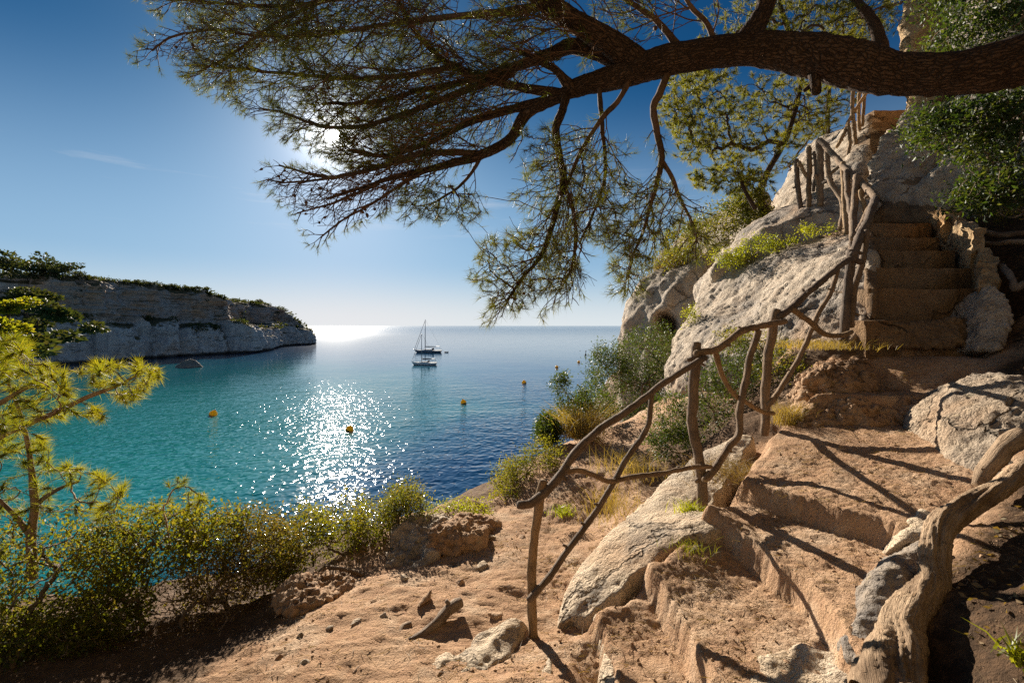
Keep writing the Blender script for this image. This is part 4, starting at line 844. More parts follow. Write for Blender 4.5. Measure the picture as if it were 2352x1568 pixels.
# ================================================================== GNARLED ROOT
rt = [(2420, 1040, 2.85, 24), (2352, 1079, 2.74, 26), (2294, 1123, 2.62, 28), (2232, 1157, 2.53, 31), (2188, 1184, 2.47, 34), (2156, 1218, 2.42, 35), (2144, 1273, 2.34, 36), (2142, 1334, 2.26, 38), (2112, 1378, 2.20, 46), (2080, 1422, 2.13, 52), (2072, 1480, 2.05, 66), (2050, 1545, 1.96, 84), (2030, 1640, 1.84, 100)]
def root_obj():
    A = np.array(rt); p = catmull(PA(A[:, :3]), 14); r = catmull((A[:, 3] * A[:, 2] / F)[:, None], 14)[:, 0]; sides = 64; n = len(p)
    t = np.gradient(p, axis=0); t /= np.linalg.norm(t, axis=1)[:, None]; u = np.cross(t, (0, 1, 0.2)); u /= np.linalg.norm(u, axis=1)[:, None]; v = np.cross(t, u)
    s = np.concatenate([[0], np.cumsum(np.linalg.norm(np.diff(p, axis=0), axis=1))])
    a = np.arange(sides) * 2 * math.pi / sides; AA, SS = np.meshgrid(a, s); tw = AA + SS * 2.2
    q = np.stack([np.cos(tw).ravel() * 1.2, np.sin(tw).ravel() * 1.2, SS.ravel() * 1.6], 1)
    q2 = np.stack([np.cos(tw).ravel() * 3, np.sin(tw).ravel() * 3, SS.ravel() * 3.0], 1)
    k = 0.70 + 0.24 * fbm(q, 1, 3, 0.5, 3) + 0.17 * ridged(q2, 1, 3, 5) - 0.05 + 0.05 * fbm(q2, 4, 3, 0.5, 6)
    V = p[:, None, :] + (np.cos(AA)[..., None] * u[:, None] + np.sin(AA)[..., None] * v[:, None]) * (r[:, None] * k.reshape(n, sides))[..., None]
    i = np.arange(n - 1)[:, None] * sides; j = np.arange(sides)[None]; j2 = (j + 1) % sides
    o = mk('gnarled_root', V.reshape(-1, 3), np.stack([i + j, i + j2, i + sides + j2, i + sides + j], -1).reshape(-1, 4), M['root'])
    set_grain(o, np.stack([np.cos(tw).ravel() * 0.10, np.sin(tw).ravel() * 0.10, SS.ravel()], 1))
    tag(o, 'thick twisted grey root snaking along the right side of the path', 'root')
root_obj()
r2 = thing('gnarled_root', 'dark mossy root arching above the pale boulder at the right edge', 'root', P(2300, 1100, 2.9))
pole(r2, 'root_arch', [(2440, 950, 2.9), (2370, 985, 2.9), (2310, 1030, 2.9), (2272, 1075, 2.88), (2262, 1110, 2.86), (2290, 1125, 2.82)], 24, M['root'], 70, 20, 0.8, 0.5)

# ================================================================== DRIFTWOOD, STICKS AND STONES ON THE DIRT
def on_ground_branch(name, label, cat, rows, rpx, seed, lump=0.4, mt=None, taper=0.7):
    o = pole(None, name, rows, rpx, mt or M['root'], seed, 14, taper, lump); tag(o, label, cat); return o
on_ground_branch('driftwood', 'pale thick piece of exposed root lying on the dirt left of the nearest post', 'driftwood', [(1060, 1382, 3.12), (1030, 1400, 3.06), (1000, 1435, 2.96), (965, 1462, 2.87), (940, 1476, 2.82)], 14, 81)
on_ground_branch('driftwood', 'short forked stub of wood left of the pale driftwood', 'driftwood', [(945, 1432, 2.98), (925, 1440, 2.95), (918, 1462, 2.88), (905, 1505, 2.76)], 10, 82)
on_ground_branch('root', 'thin root running left across the dirt from the stub', 'root', [(930, 1462, 2.88), (890, 1473, 2.84), (840, 1474, 2.83), (790, 1478, 2.81), (740, 1486, 2.78)], 4, 83)
on_ground_branch('root', 'small dark curved root on the dirt right of the broken rock', 'root', [(1165, 1275, 4.05), (1185, 1270, 4.08), (1205, 1283, 4.0)], 6, 84, mt=M['fence'])
on_ground_branch('root', 'pale upright root stub standing on the dirt beyond the driftwood', 'root', [(1150, 1240, 4.3), (1156, 1258, 4.2), (1148, 1285, 4.05)], 6, 85)
on_ground_branch('stick', 'dark stick lying on the dirt in front of the bushes at left', 'stick', [(745, 1302, 3.95), (780, 1305, 3.92), (815, 1312, 3.88), (835, 1322, 3.82)], 6, 86, mt=M['fence'])
hull_rock('stone', [PA([(952, 1392, 3.14), (975, 1362, 3.22), (992, 1352, 3.26), (990, 1375, 3.2), (962, 1395, 3.1), (985, 1380, 3.35)])], M['earth'], 0.008, 2, ((8, 0.015, 'f'),), 87, label='sharp tilted stone on the dirt above the driftwood')
rs = np.random.RandomState(12)
spots = [(690, 1460), (640, 1440), (820, 1430), (860, 1380), (930, 1330), (1060, 1340), (1110, 1300), (1140, 1420), (700, 1520), (820, 1540), (880, 1415), (1010, 1550), (1130, 1235), (1200, 1235), (760, 1440), (960, 1290), (1085, 1250), (640, 1510)]
for q, (x, y) in enumerate(spots):
    # ray to the ground, marching
    d = np.linspace(1.8, 6, 400); pp = PA(np.column_stack([np.full(400, x), np.full(400, y), d])); below = pp[:, 2] < ground_z(pp[:, 0], pp[:, 1]); kk = int(np.argmax(below)); c = pp[kk]
    s = 0.012 + 0.022 * rs.rand(); pts = c + rs.normal(size=(14, 3)) * s * np.array((1, 1, 0.6))
    o = hull_rock('pebble', [pts], M['earth'] if q % 2 else M['slab'], s * 0.28, 1, ((20, s * 0.2, 'f'),), 200 + q, label='small loose stone scattered on the bare dirt left of the fence', cat='stone', group='pebbles on the dirt')

# ================================================================== THE OVERHANGING PINE
pine = thing('pine_tree', 'old pine with a thick horizontal trunk and hanging branches across the top', 'tree', P(2420, 132, 2.32))
LIMB = {
 'trunk': [(2480, 120, 2.28, 66), (2352, 138, 2.36, 62), (2200, 168, 2.48, 53), (2050, 168, 2.62, 50), (1950, 148, 2.70, 56), (1860, 128, 2.78, 53), (1750, 112, 2.86, 42), (1600, 128, 2.98, 37), (1500, 150, 3.06, 36), (1400, 180, 3.15, 29), (1320, 204, 3.23, 21), (1296, 218, 3.26, 17)],
 'up1': [(1715, 100, 2.88, 34), (1740, 50, 2.90, 24), (1762, 0, 2.92, 22), (1790, -90, 2.95, 20)],
 'up2': [(1480, 150, 3.08, 30), (1420, 110, 3.06, 31), (1350, 70, 3.04, 27), (1280, 25, 3.02, 24), (1215, -30, 3.0, 22)],
 'b': [(1416, 145, 3.15, 16), (1365, 118, 3.20, 18), (1314, 108, 3.25, 17), (1263, 126, 3.32, 15), (1161, 160, 3.48, 10), (1060, 190, 3.65, 8), (950, 212, 3.85, 6), (850, 236, 4.0, 5), (740, 240, 4.2, 3.5)],
 'stub': [(1316, 205, 3.22, 15), (1298, 186, 3.20, 13), (1278, 162, 3.18, 9), (1240, 140, 3.2, 6), (1190, 120, 3.3, 5)],
 'c': [(1306, 216, 3.24, 12), (1220, 205, 3.32, 11), (1127, 184, 3.42, 9), (1025, 143, 3.55, 7), (957, 78, 3.7, 6), (916, 7, 3.8, 5), (890, -50, 3.9, 4)],
 'd': [(1235, 18, 3.05, 10), (1127, 32, 3.2, 9), (1030, 40, 3.35, 7), (957, 48, 3.5, 6), (850, 62, 3.7, 5), (740, 80, 3.9, 4), (600, 84, 4.1, 3), (480, 70, 4.3, 3), (400, 85, 4.4, 2.5), (350, 118, 4.45, 2)],
 'k': [(1190, -10, 3.0, 12), (1060, -30, 3.2, 9), (900, -25, 3.5, 7), (740, 5, 3.8, 5), (600, 15, 4.1, 4), (480, 5, 4.3, 3), (390, 0, 4.4, 2)],
 'k2': [(740, 5, 3.8, 4), (640, 50, 4.0, 3.5), (540, 120, 4.2, 3), (460, 165, 4.35, 2)],
 'w1': [(985, 388, 3.78, 5), (920, 425, 3.88, 4), (850, 470, 3.98, 3), (790, 505, 4.06, 2.4), (735, 545, 4.15, 1.8)],
 'w2': [(870, 422, 3.97, 4), (800, 452, 4.07, 3), (740, 475, 4.16, 2.4), (685, 490, 4.25, 1.8)],
 'w3': [(800, 402, 4.1, 3.5), (720, 415, 4.22, 2.8), (650, 420, 4.35, 2), (610, 412, 4.42, 1.6)],
 'w4': [(1110, 352, 3.6, 5), (1080, 400, 3.62, 4), (1040, 440, 3.66, 3), (990, 470, 3.72, 2.2)],
 'a': [(1300, 218, 3.26, 15), (1245, 240, 3.34, 14), (1205, 265, 3.40, 13), (1171, 320, 3.48, 12), (1100, 357, 3.60, 11), (974, 391, 3.80, 8), (900, 408, 3.92, 6), (855, 425, 4.0, 5), (800, 440, 4.1, 4), (753, 458, 4.2, 3)],
 'a2': [(1093, 352, 3.61, 8), (1030, 350, 3.7, 8), (957, 356, 3.82, 7.5), (855, 388, 4.0, 6), (790, 403, 4.1, 5), (753, 408, 4.18, 5), (700, 396, 4.28, 3), (640, 380, 4.4, 2)],
 'a3': [(1290, 220, 3.28, 11), (1127, 265, 3.5, 9), (1060, 290, 3.62, 7), (990, 326, 3.75, 6), (889, 357, 3.95, 5), (800, 345, 4.1, 3)],
 'e': [(1180, 168, 3.45, 9), (1050, 215, 3.6, 8), (930, 262, 3.8, 6), (830, 290, 4.0, 5), (740, 290, 4.2, 4), (660, 262, 4.35, 3), (600, 250, 4.4, 2)],
 'f': [(1060, 150, 3.55, 7), (920, 175, 3.75, 6), (790, 180, 4.0, 5), (660, 170, 4.2, 4), (560, 160, 4.35, 3), (450, 150, 4.5, 2)],
 'h1': [(1300, 222, 3.22, 11), (1290, 260, 3.15, 10), (1276, 299, 3.10, 9.5), (1284, 350, 3.06, 9), (1293, 401, 3.03, 9), (1290, 432, 3.02, 8), (1278, 480, 3.0, 7), (1266, 530, 3.0, 6.5), (1240, 590, 3.02, 5), (1200, 640, 3.06, 4), (1165, 690, 3.1, 3)],
 'h1b': [(1296, 430, 3.02, 6), (1308, 456, 3.04, 6), (1318, 490, 3.06, 5), (1322, 540, 3.08, 4.5), (1318, 600, 3.1, 4), (1295, 650, 3.12, 3)],
 'h2': [(1376, 190, 3.16, 6), (1380, 250, 3.12, 5.5), (1384, 300, 3.1, 5), (1390, 350, 3.1, 4.5), (1385, 420, 3.1, 4), (1360, 500, 3.12, 3), (1330, 560, 3.14, 2.5)],
 'h3': [(1448, 180, 3.1, 8), (1420, 232, 3.06, 6), (1382, 272, 3.04, 5.5), (1345, 330, 3.03, 5), (1314, 391, 3.02, 4), (1296, 440, 3.02, 3.5)],
 'h4': [(1533, 170, 3.03, 9), (1516, 215, 2.98, 8.5), (1501, 248, 2.95, 8), (1508, 300, 2.93, 8), (1518, 340, 2.92, 7.5), (1520, 372, 2.92, 7), (1508, 420, 2.93, 5), (1494, 470, 2.95, 4.5), (1480, 520, 2.97, 4), (1455, 580, 3.0, 3), (1440, 630, 3.02, 2.2)],
 'h4b': [(1520, 370, 2.92, 6), (1545, 410, 2.93, 5), (1562, 460, 2.95, 4), (1585, 500, 2.97, 3), (1600, 545, 3.0, 2)],
 'g': [(1560, 110, 3.02, 9), (1520, 60, 3.0, 7), (1470, 20, 3.0, 6), (1410, -20, 3.0, 5)],
 'g2': [(1640, 100, 2.94, 8), (1625, 55, 2.9, 6), (1590, 20, 2.88, 5), (1560, -20, 2.86, 4)],
}
rootp = []; rootpath = []; rs = np.random.RandomState(21); org = P(2420, 132, 2.32)
limbpts = {}
for nm, rows in LIMB.items():
    A = np.array(rows, float); c = catmull(PA(A[:, :3]), 12); r = catmull((A[:, 3] * A[:, 2] / F)[:, None], 12)[:, 0] * (0.87 if nm in ('trunk', 'up1', 'up2') else 1.0)
    c = c + np.stack([fbm(c, 4.0, 3, 0.5, 300 + len(limbpts) + q) for q in range(3)], 1) * (0.018 if nm != 'trunk' else 0.008) * np.linspace(0.1, 1, len(c))[:, None]
    mb = MB(); big = nm in ('trunk', 'up1', 'up2')
    if big:
        cc = resample(np.column_stack([c, r]), 0.015); tube(mb, cc[:, :3], cc[:, 3], 40, True, 0.16, 3 if nm == 'trunk' else 9, 3.5)
        V = np.concatenate(mb.V)
        ctr = np.repeat(cc[:, :3], 40, 0); nn = V[:len(ctr)] - ctr; nn /= np.linalg.norm(nn, axis=1)[:, None]
        pl = V[:len(ctr)] * np.array((1, 1.8, 1.8))
        V[:len(ctr)] += nn * (ridged(pl, 9, 3, 4) * 0.008 + fbm(pl, 30, 2, 0.5, 5) * 0.004)[:, None]; mb.V = [V]
    else: tube(mb, c, r, 8, True, 0.25, len(limbpts), 9.0)
    mb.build('trunk' if nm == 'trunk' else 'branch', M['bark'] if (big or A[0, 3] > 10) else M['twig'], pine)
    if nm not in ('trunk', 'up1'):
        n0 = len(c) // 5; limbpts[nm] = c; L0 = np.linalg.norm(c[0] - org); s = np.concatenate([[0], np.cumsum(np.linalg.norm(np.diff(c, axis=0), axis=1))]) + L0
        for kk in range(n0, len(c), 2): rootp.append(c[kk]); rootpath.append(s[kk])
# knot on the underside of the trunk
pole(pine, 'branch_stub', [(1868, 165, 2.76), (1873, 190, 2.74), (1876, 214, 2.73)], 13, M['bark'], 320, 12, 0.9, 0.3)
rootp = np.array(rootp); rootpath = np.array(rootpath)
def dfield(x, y, rs): 
    base = np.interp(x, [300, 700, 1000, 1300, 1700], [4.55, 4.2, 3.75, 3.2, 2.95]); return base + rs.normal(size=len(x)) * 0.28
def dfield2(x, y, rs): return np.interp(x, [900, 1100, 1200, 1300, 1420, 1600], [3.95, 3.3, 3.12, 3.06, 3.02, 2.97]) + rs.normal(size=len(x)) * 0.16
R = [  # outline, how many, needles?
 ([(335, 0), (430, 20), (445, 90), (425, 150), (480, 205), (560, 235), (600, 262), (640, 290), (700, 318), (790, 350), (850, 372), (960, 350), (1100, 320), (1180, 260), (1280, 210), (1290, 130), (1200, 30), (1000, -60), (335, -60)], 2300, 1),
 ([(900, 345), (1010, 395), (1110, 330), (1160, 230), (1000, 200), (860, 230), (820, 300)], 420, 1),
 ([(600, 392), (680, 400), (760, 410), (860, 392), (960, 400), (1000, 420), (930, 450), (850, 480), (760, 520), (720, 545), (690, 480), (640, 440)], 230, 0),
 ([(900, 430), (1010, 415), (1100, 440), (1110, 500), (1050, 522), (980, 505), (920, 480)], 170, 1),
 ([(1068, 642), (1100, 560), (1150, 520), (1200, 530), (1262, 545), (1300, 520), (1345, 640), (1300, 672), (1240, 690), (1200, 722), (1130, 712), (1120, 680)], 420, 1),
 ([(1200, 290), (1330, 290), (1420, 330), (1440, 420), (1380, 480), (1340, 520), (1240, 500), (1190, 420)], 330, 1),
 ([(1370, 480), (1480, 400), (1540, 420), (1600, 480), (1610, 560), (1540, 520), (1490, 560), (1420, 580), (1380, 540)], 240, 1),
 ([(1385, 610), (1440, 560), (1500, 590), (1490, 640), (1420, 650)], 90, 1),
 ([(1300, -40), (1720, -40), (1700, 60), (1600, 90), (1500, 100), (1420, 90), (1330, 50)], 330, 1),
 ([(1130, -40), (1300, -40), (1380, 120), (1260, 110), (1150, 60)], 160, 1),
 ([(318, 132), (345, 100), (420, 60), (420, 100), (380, 130)], 26, 0),
]
MASK = np.zeros((420, 640), np.int8)      # outline of the crown as seen from the path, 4-unit cells, offset 60
my, mx = np.mgrid[0:420, 0:640]
for pl, n, nd in R:
    ins = in_poly(mx.ravel() * 4.0, my.ravel() * 4.0 - 100, pl).reshape(MASK.shape); MASK[ins] = 1 if nd else 2
for _ in range(4):
    mk_ = MASK.copy()
    for dy, dx in ((1, 0), (-1, 0), (0, 1), (0, -1)):
        sh = np.roll(np.roll(MASK, dy, 0), dx, 1); mk_ = np.where(mk_ == 0, sh, mk_)
    MASK = mk_
MASK[np.hypot(mx * 4.0 - 771, my * 4.0 - 100 - 312) < 22] = 0      # a thin spot in the crown
def region(p):
    x = 1176 + F * p[0] / p[1]; y = 748 - F * (p[2] - CAMZ) / p[1]; i = int((y + 100) / 4); j = int(x / 4)
    return MASK[i, j] if 0 <= i < 420 and 0 <= j < 640 else 0
TW = []; TIPS = []; BARE = []; rnd = random.Random(11)
def unit(v): return v / (math.sqrt(v[0] * v[0] + v[1] * v[1] + v[2] * v[2]) + 1e-9)
def spray(p, d, L, order, sweep, r):
    seg = (0.045, 0.036, 0.030)[order]; n = max(2, int(L / seg)); pts = [p]; out_ = 0
    jit = (0.13, 0.17, 0.2)[order]
    for i in range(n):
        d = unit(d + sweep * 0.085 + np.array((rnd.gauss(0, jit), rnd.gauss(0, jit), rnd.gauss(0, jit))))
        p = p + d * seg; g = region(p)
        if g == 0:
            out_ += 1
            if out_ > 2: break
        pts.append(p)
    m = len(pts)
    if m < 3: return
    pts = np.array(pts); TW.append((pts, r, order)); tg = region(pts[-1]); dl = unit(pts[-1] - pts[-2])
    (BARE if tg == 2 else TIPS).append((pts[-1], dl, order))
    if order == 2: return
    sp = (2, 2)[order]; side = rnd.choice((-1, 1))
    for i in range(2, m - 1, sp):
        t = unit(pts[i + 1] - pts[i - 1]); ax = unit(np.cross(t, np.array((rnd.gauss(0, 1), rnd.gauss(0, 1) + 1.4, rnd.gauss(0, 1))))); side = -side
        a = math.radians(rnd.uniform(26, 52)); nd_ = t * math.cos(a) + ax * side * math.sin(a)
        spray(pts[i], nd_, L * (1.02 - 0.7 * i / m) * rnd.uniform(0.38, 0.72) + 0.05, order + 1, sweep, r * 0.62)
for nm, c in limbpts.items():
    hang = nm[0] == 'h'; n = len(c); s = np.concatenate([[0], np.cumsum(np.linalg.norm(np.diff(c, axis=0), axis=1))]); L0 = s[-1]
    sweep = np.array((-0.40, 0.05, -0.70)) if hang else (np.array((-0.75, 0.25, 0.55)) if nm[0] == 'g' else np.array((-0.95, 0.22, -0.10)))
    if nm[0] == 'w': sweep = unit(c[-1] - c[0]) + np.array((0, 0, -0.15))
    step = 0.042 if hang else 0.062; side = 1; sd_ = (0.30 if hang else 0.12) * L0
    while sd_ < L0:
        i = min(n - 2, max(1, int(np.searchsorted(s, sd_)))); t = unit(c[i + 1] - c[i - 1]); side = -side
        ax = unit(np.cross(t, np.array((rnd.gauss(0, 0.8), 1.0 + rnd.gauss(0, 0.8), rnd.gauss(0, 0.8))))); a = math.radians(rnd.uniform(24, 55)); dv = t * math.cos(a) + ax * side * math.sin(a)
        Lb = (0.60 if hang else 0.42 if nm[0] == 'w' else 0.84) * (1.05 - 0.65 * sd_ / L0) * rnd.uniform(0.6, 1.25); r = 0.0054 if not hang else 0.0046
        spray(c[i], dv, Lb, 0, sweep, r * rnd.uniform(0.75, 1.25)); sd_ += step * rnd.uniform(0.7, 1.3)
    spray(c[-1], unit(c[-1] - c[-3]), 0.35, 0, sweep, 0.004)
mt = MB()
rs = np.random.RandomState(17)
hp = np.concatenate([limbpts[q][len(limbpts[q]) // 4:] for q in limbpts if q[0] == 'h' or q in ('a', 'w4')]); hpath = np.concatenate([0.25 * np.linalg.norm(limbpts[q][len(limbpts[q]) // 4:] - limbpts[q][0], axis=1) for q in limbpts if q[0] == 'h' or q in ('a', 'w4')])
ha = np.concatenate([sample_poly(R[q][0], int(n_), rs, dfield2) for q, n_ in ((3, 190), (4, 470), (5, 200), (6, 200), (7, 110))])
pos, par, nr_ = bct(hp, hpath, ha, 0.55, ang=0.3); tips_h, thin_h = tree_mesh(mt, pos, par, nr_, 0.0019, 2.3, 0.009, 0.004, 4, 3, 6)
for pts, r, o in TW:
    cu = catmull(pts, 2) if o < 1 else pts; rr = np.linspace(r, max(0.0013, r * 0.40), len(cu)); tube(mt, cu, rr, (5, 4, 3)[o], cap=False)
mt.G = []; tw = mt.build('twigs', M['twig'], pine); tw['kind'] = 'stuff'
nb_ = MB(); rs = np.random.RandomState(8)
tips_n = [(t, d) for t, d, o in TIPS]; bare_n = [(t, d) for t, d, o in BARE]
clump = [(t, d) for t, d in tips_n]
cl = np.array([t for t, d in clump]); kp = fbm(cl, 2.3, 2, 0.5, 40) + 0.22 * rs.rand(len(cl)) > -0.10        # needles grow in clumps, some boughs are thin
px_ = 1176 + F * cl[:, 0] / cl[:, 1]; kp &= ~((px_ > 800) & (px_ < 1250) & (rs.rand(len(cl)) < 0.35))
tufts(nb_, [c for c, k_ in zip(clump, kp) if k_], [], 20, 0, 0.070, 0.0027, 0.0036, rs, 1.0)
tufts(nb_, tips_h, thin_h, 24, 4, 0.072, 0.0027, 0.0026, rs, 1.0, every=2)
fo = nb_.build('needles', M['needle'], pine, smooth=False); fo['kind'] = 'stuff'
print('PINE', len(TW), len(TIPS), kp.sum())
# cones on the bare twigs
def cone_mesh():
    mb = MB(); t = np.linspace(0, 1, 7); r = np.array([0.3, 0.85, 1, 0.92, 0.7, 0.42, 0.1]) * 0.013; p = np.stack([t * 0, t * 0, t * 0.042], 1); tube(mb, p, r, 8, True, 0.3, 3, 120); o = mb.build('pine_cone', M['twig'], pine); return o
c0 = cone_mesh(); first = True
cand = bare_n[::max(1, len(bare_n) // 45)][:48] + tips_n[::max(1, len(tips_n) // 40)]
for q, (t, d) in enumerate(cand[:90]):
    o = c0 if first else c0.copy()
    if not first: C.objects.link(o)
    first = False
    o.parent = pine; o.matrix_parent_inverse = Matrix.Translation(-pine.location)
    o.location = tuple(t - d * 0.05); o.rotation_euler = (rs.rand() * 6, rs.rand() * 6, rs.rand() * 6); s = 0.7 + 0.5 * rs.rand(); o.scale = (s, s, s)

# ================================================================== YOUNG PINE AT LEFT
yp = thing('pine_tree', 'young yellow-green pine leaning in from the left edge above the bay', 'tree', P(50, 1330, 3.3))
YL = [[(75, 1330, 3.3, 10), (72, 1230, 3.3, 9), (80, 1165, 3.28, 8), (76, 1110, 3.27, 7), (70, 1060, 3.25, 5), (60, 1000, 3.2, 4), (40, 930, 3.15, 3.5), (20, 880, 3.1, 3), (40, 820, 3.1, 2)],
      [(80, 1165, 3.28, 6), (105, 1140, 3.3, 5), (140, 1120, 3.3, 4), (180, 1105, 3.3, 3)],
      [(-60, 1040, 2.9, 8), (0, 1003, 2.95, 7), (60, 975, 3.0, 6.5), (130, 945, 3.05, 6), (200, 912, 3.1, 5), (270, 885, 3.15, 4), (320, 858, 3.2, 3), (350, 850, 3.22, 2)],
      [(-60, 950, 2.9, 7), (0, 925, 2.95, 6), (60, 890, 3.0, 5), (120, 860, 3.05, 3), (160, 850, 3.1, 2)],
      [(76, 1240, 3.3, 6), (40, 1190, 3.25, 5), (0, 1150, 3.2, 4), (-40, 1120, 3.2, 3)]]
rp = []; rpa = []
for rows in YL:
    A = np.array(rows, float); c = catmull(PA(A[:, :3]), 8); r = catmull((A[:, 3] * A[:, 2] / F)[:, None], 8)[:, 0]; mb = MB(); tube(mb, c, r, 8, True, 0.2, 3, 9); mb.build('branch', M['stem'], yp)
    s = np.concatenate([[0], np.cumsum(np.linalg.norm(np.diff(c, axis=0), axis=1))])
    for kk in range(2, len(c)): rp.append(c[kk]); rpa.append(s[kk])
rs = np.random.RandomState(5)
YR = [([(-60, 790), (40, 775), (90, 810), (150, 850), (160, 910), (200, 950), (130, 960), (60, 990), (-60, 1010)], 210, 2.95), ([(160, 830), (240, 835), (320, 830), (350, 845), (340, 890), (300, 930), (250, 900), (200, 905)], 75, 3.15),
      ([(200, 935), (240, 935), (245, 962), (205, 965)], 10, 3.1), ([(340, 840), (385, 845), (380, 860), (345, 870)], 8, 3.22),
      ([(-60, 1010), (100, 1000), (160, 1060), (230, 1080), (300, 1120), (260, 1200), (150, 1190), (60, 1180), (-60, 1170)], 170, 3.3)]
ya = np.concatenate([sample_poly(pl, n, rs, lambda x, y, r, d0=d0: d0 + r.normal(size=len(x)) * 0.16) for pl, n, d0 in YR])
pos, par, nr_ = bct(np.array(rp), np.array(rpa), ya, 0.35)
mt = MB(); tips, thin = tree_mesh(mt, pos, par, nr_, 0.0022, 2.4, 0.015, 0.004, 4, 3, 4); x = mt.build('twigs', M['stem'], yp); x['kind'] = 'stuff'
nb_ = MB(); tufts(nb_, tips, thin, 95, 7, 0.078, 0.0030, 0.0033, rs, 0.9)
x = nb_.build('needles', M['needle_y'], yp, smooth=False); x['kind'] = 'stuff'

# ================================================================== SHRUBS
def gfoot(x, y, dmin=2.0, dmax=14):
    d = np.linspace(dmin, dmax, 500); pp = PA(np.column_stack([np.full(500, x), np.full(500, y), d])); b = pp[:, 2] < ground_z(pp[:, 0], pp[:, 1]); return pp[int(np.argmax(b))]
shrub('shrub', 'mastic shrub at the bottom left corner under the young pine', [P(60, 1500, 3.0), P(180, 1480, 3.1)], [blob(40, 1290, 3.3, 130, 110, 0.35), blob(190, 1270, 3.4, 110, 90, 0.35), blob(60, 1420, 3.0, 120, 70, 0.25, 0.7)], 520, M['leaf'], 0.028, 17, seed=31)
shrub('shrub', 'low shrub on the dark bank in the bottom left corner', [P(120, 1545, 2.75), P(30, 1550, 2.7)], [blob(30, 1470, 2.85, 110, 60, 0.2), blob(170, 1450, 2.95, 100, 50, 0.2), blob(260, 1420, 3.1, 70, 50, 0.2, 0.6)], 330, M['leaf'], 0.024, 18, seed=30)
shrub('shrub', 'thin twiggy shrub over the dark bank left of the brown lumpy rock', [P(420, 1440, 3.15), P(500, 1450, 3.1)], [blob(420, 1370, 3.3, 100, 50, 0.25), blob(540, 1370, 3.4, 70, 45, 0.25)], 320, M['drybrush'], 0.018, 5, seed=29)
shrub('shrub', 'glossy green shrub with pale bare stems left of the brown rock', [P(330, 1440, 3.2), P(370, 1430, 3.25)], [blob(330, 1250, 3.6, 130, 80, 0.4), blob(440, 1230, 3.7, 110, 70, 0.4), blob(280, 1360, 3.3, 90, 60, 0.25, 0.5)], 460, M['leaf'], 0.032, 17, seed=32)
shrub('shrub', 'wide olive shrub behind the brown lumpy rock', [P(520, 1420, 3.4), P(590, 1400, 3.5)], [blob(540, 1240, 3.9, 90, 65, 0.4), blob(620, 1270, 3.8, 70, 70, 0.35), blob(500, 1330, 3.6, 90, 70, 0.3, 0.7)], 470, M['leaf_o'], 0.024, 24, seed=33)
shrub('shrub', 'leafy shrub standing in front of the glittering water', [P(720, 1300, 4.1), P(800, 1280, 4.2)], [blob(700, 1230, 4.3, 60, 60, 0.4), blob(790, 1210, 4.5, 80, 62, 0.4), blob(850, 1220, 4.5, 55, 55, 0.35), blob(640, 1300, 3.9, 60, 50, 0.3)], 560, M['leaf'], 0.026, 22, seed=34)
shrub('shrub', 'compact rounded bush on top of the pale broken rock', [P(930, 1215, 4.4)], [blob(925, 1165, 4.6, 55, 50, 0.3)], 230, M['leaf'], 0.022, 24, seed=35)
shrub('shrub', 'low bright green plant at the cliff edge beside the rounded bush', [P(1040, 1200, 4.8)], [blob(1030, 1178, 4.9, 60, 24, 0.3), blob(1090, 1178, 5.0, 40, 18, 0.3)], 160, M['leaf_y'], 0.022, 18, seed=36)
shrub('young_pine', 'tiny pine seedling with upright tufts sticking up from the bushes', [P(390, 1250, 3.5)], [blob(410, 1125, 3.5, 35, 22, 0.15), blob(350, 1165, 3.5, 40, 18, 0.15), blob(455, 1150, 3.5, 20, 15, 0.1)], 42, M['needle_y'], 0.06, 70, cat='tree', seed=37, needles=8)
shrub('shrub', 'brown and green heath bush at the cliff edge behind the fence end', [P(1190, 1140, 5.6), P(1240, 1120, 5.8)], [blob(1180, 1100, 5.9, 50, 45, 0.4), blob(1245, 1060, 6.1, 60, 50, 0.4), blob(1170, 1140, 5.5, 40, 20, 0.2, 0.4)], 480, M['leaf'], 0.026, 20, seed=38, stemmat=M['drybrush'])
shrub('shrub', 'dark evergreen bush at the cliff edge left of the golden grass', [P(1290, 1010, 7.0)], [blob(1260, 985, 7.2, 25, 35, 0.3), blob(1290, 885, 7.4, 22, 26, 0.25, 0.5), blob(1320, 925, 7.4, 45, 35, 0.4), blob(1370, 930, 8.0, 45, 45, 0.5), blob(1262, 990, 7.1, 30, 40, 0.3)], 460, M['leaf_d'], 0.038, 20, seed=39)
shrub('shrub', 'big dark green bush below the grey cliff cave', [P(1450, 960, 9.0), P(1500, 950, 9.2)], [blob(1470, 830, 10.5, 75, 65, 0.8), blob(1420, 900, 9.6, 80, 60, 0.7), blob(1520, 880, 9.6, 60, 70, 0.6), blob(1500, 775, 12, 60, 30, 0.6, 0.6), blob(1400, 840, 10.5, 50, 55, 0.6), blob(1470, 950, 8.8, 60, 30, 0.4, 0.6)], 900, M['leaf_d'], 0.042, 20, seed=40, spread=0.09)
shrub('shrub', 'dense shadowy bush right behind the second fence post', [P(1600, 1050, 5.6), P(1660, 1020, 5.7)], [blob(1580, 960, 5.9, 85, 70, 0.45), blob(1660, 900, 6.2, 75, 70, 0.45), blob(1700, 840, 6.4, 70, 50, 0.4, 0.7), blob(1540, 1010, 5.7, 60, 45, 0.3, 0.6)], 640, M['leaf_d'], 0.028, 20, seed=41)
shrub('shrub', 'green sprigs at the foot of the great rock behind the third post', [P(1760, 880, 6.0)], [blob(1690, 780, 6.7, 60, 24, 0.25), blob(1760, 790, 6.4, 50, 26, 0.25), blob(1800, 850, 5.7, 50, 40, 0.25, 0.7)], 230, M['leaf'], 0.026, 16, seed=42)
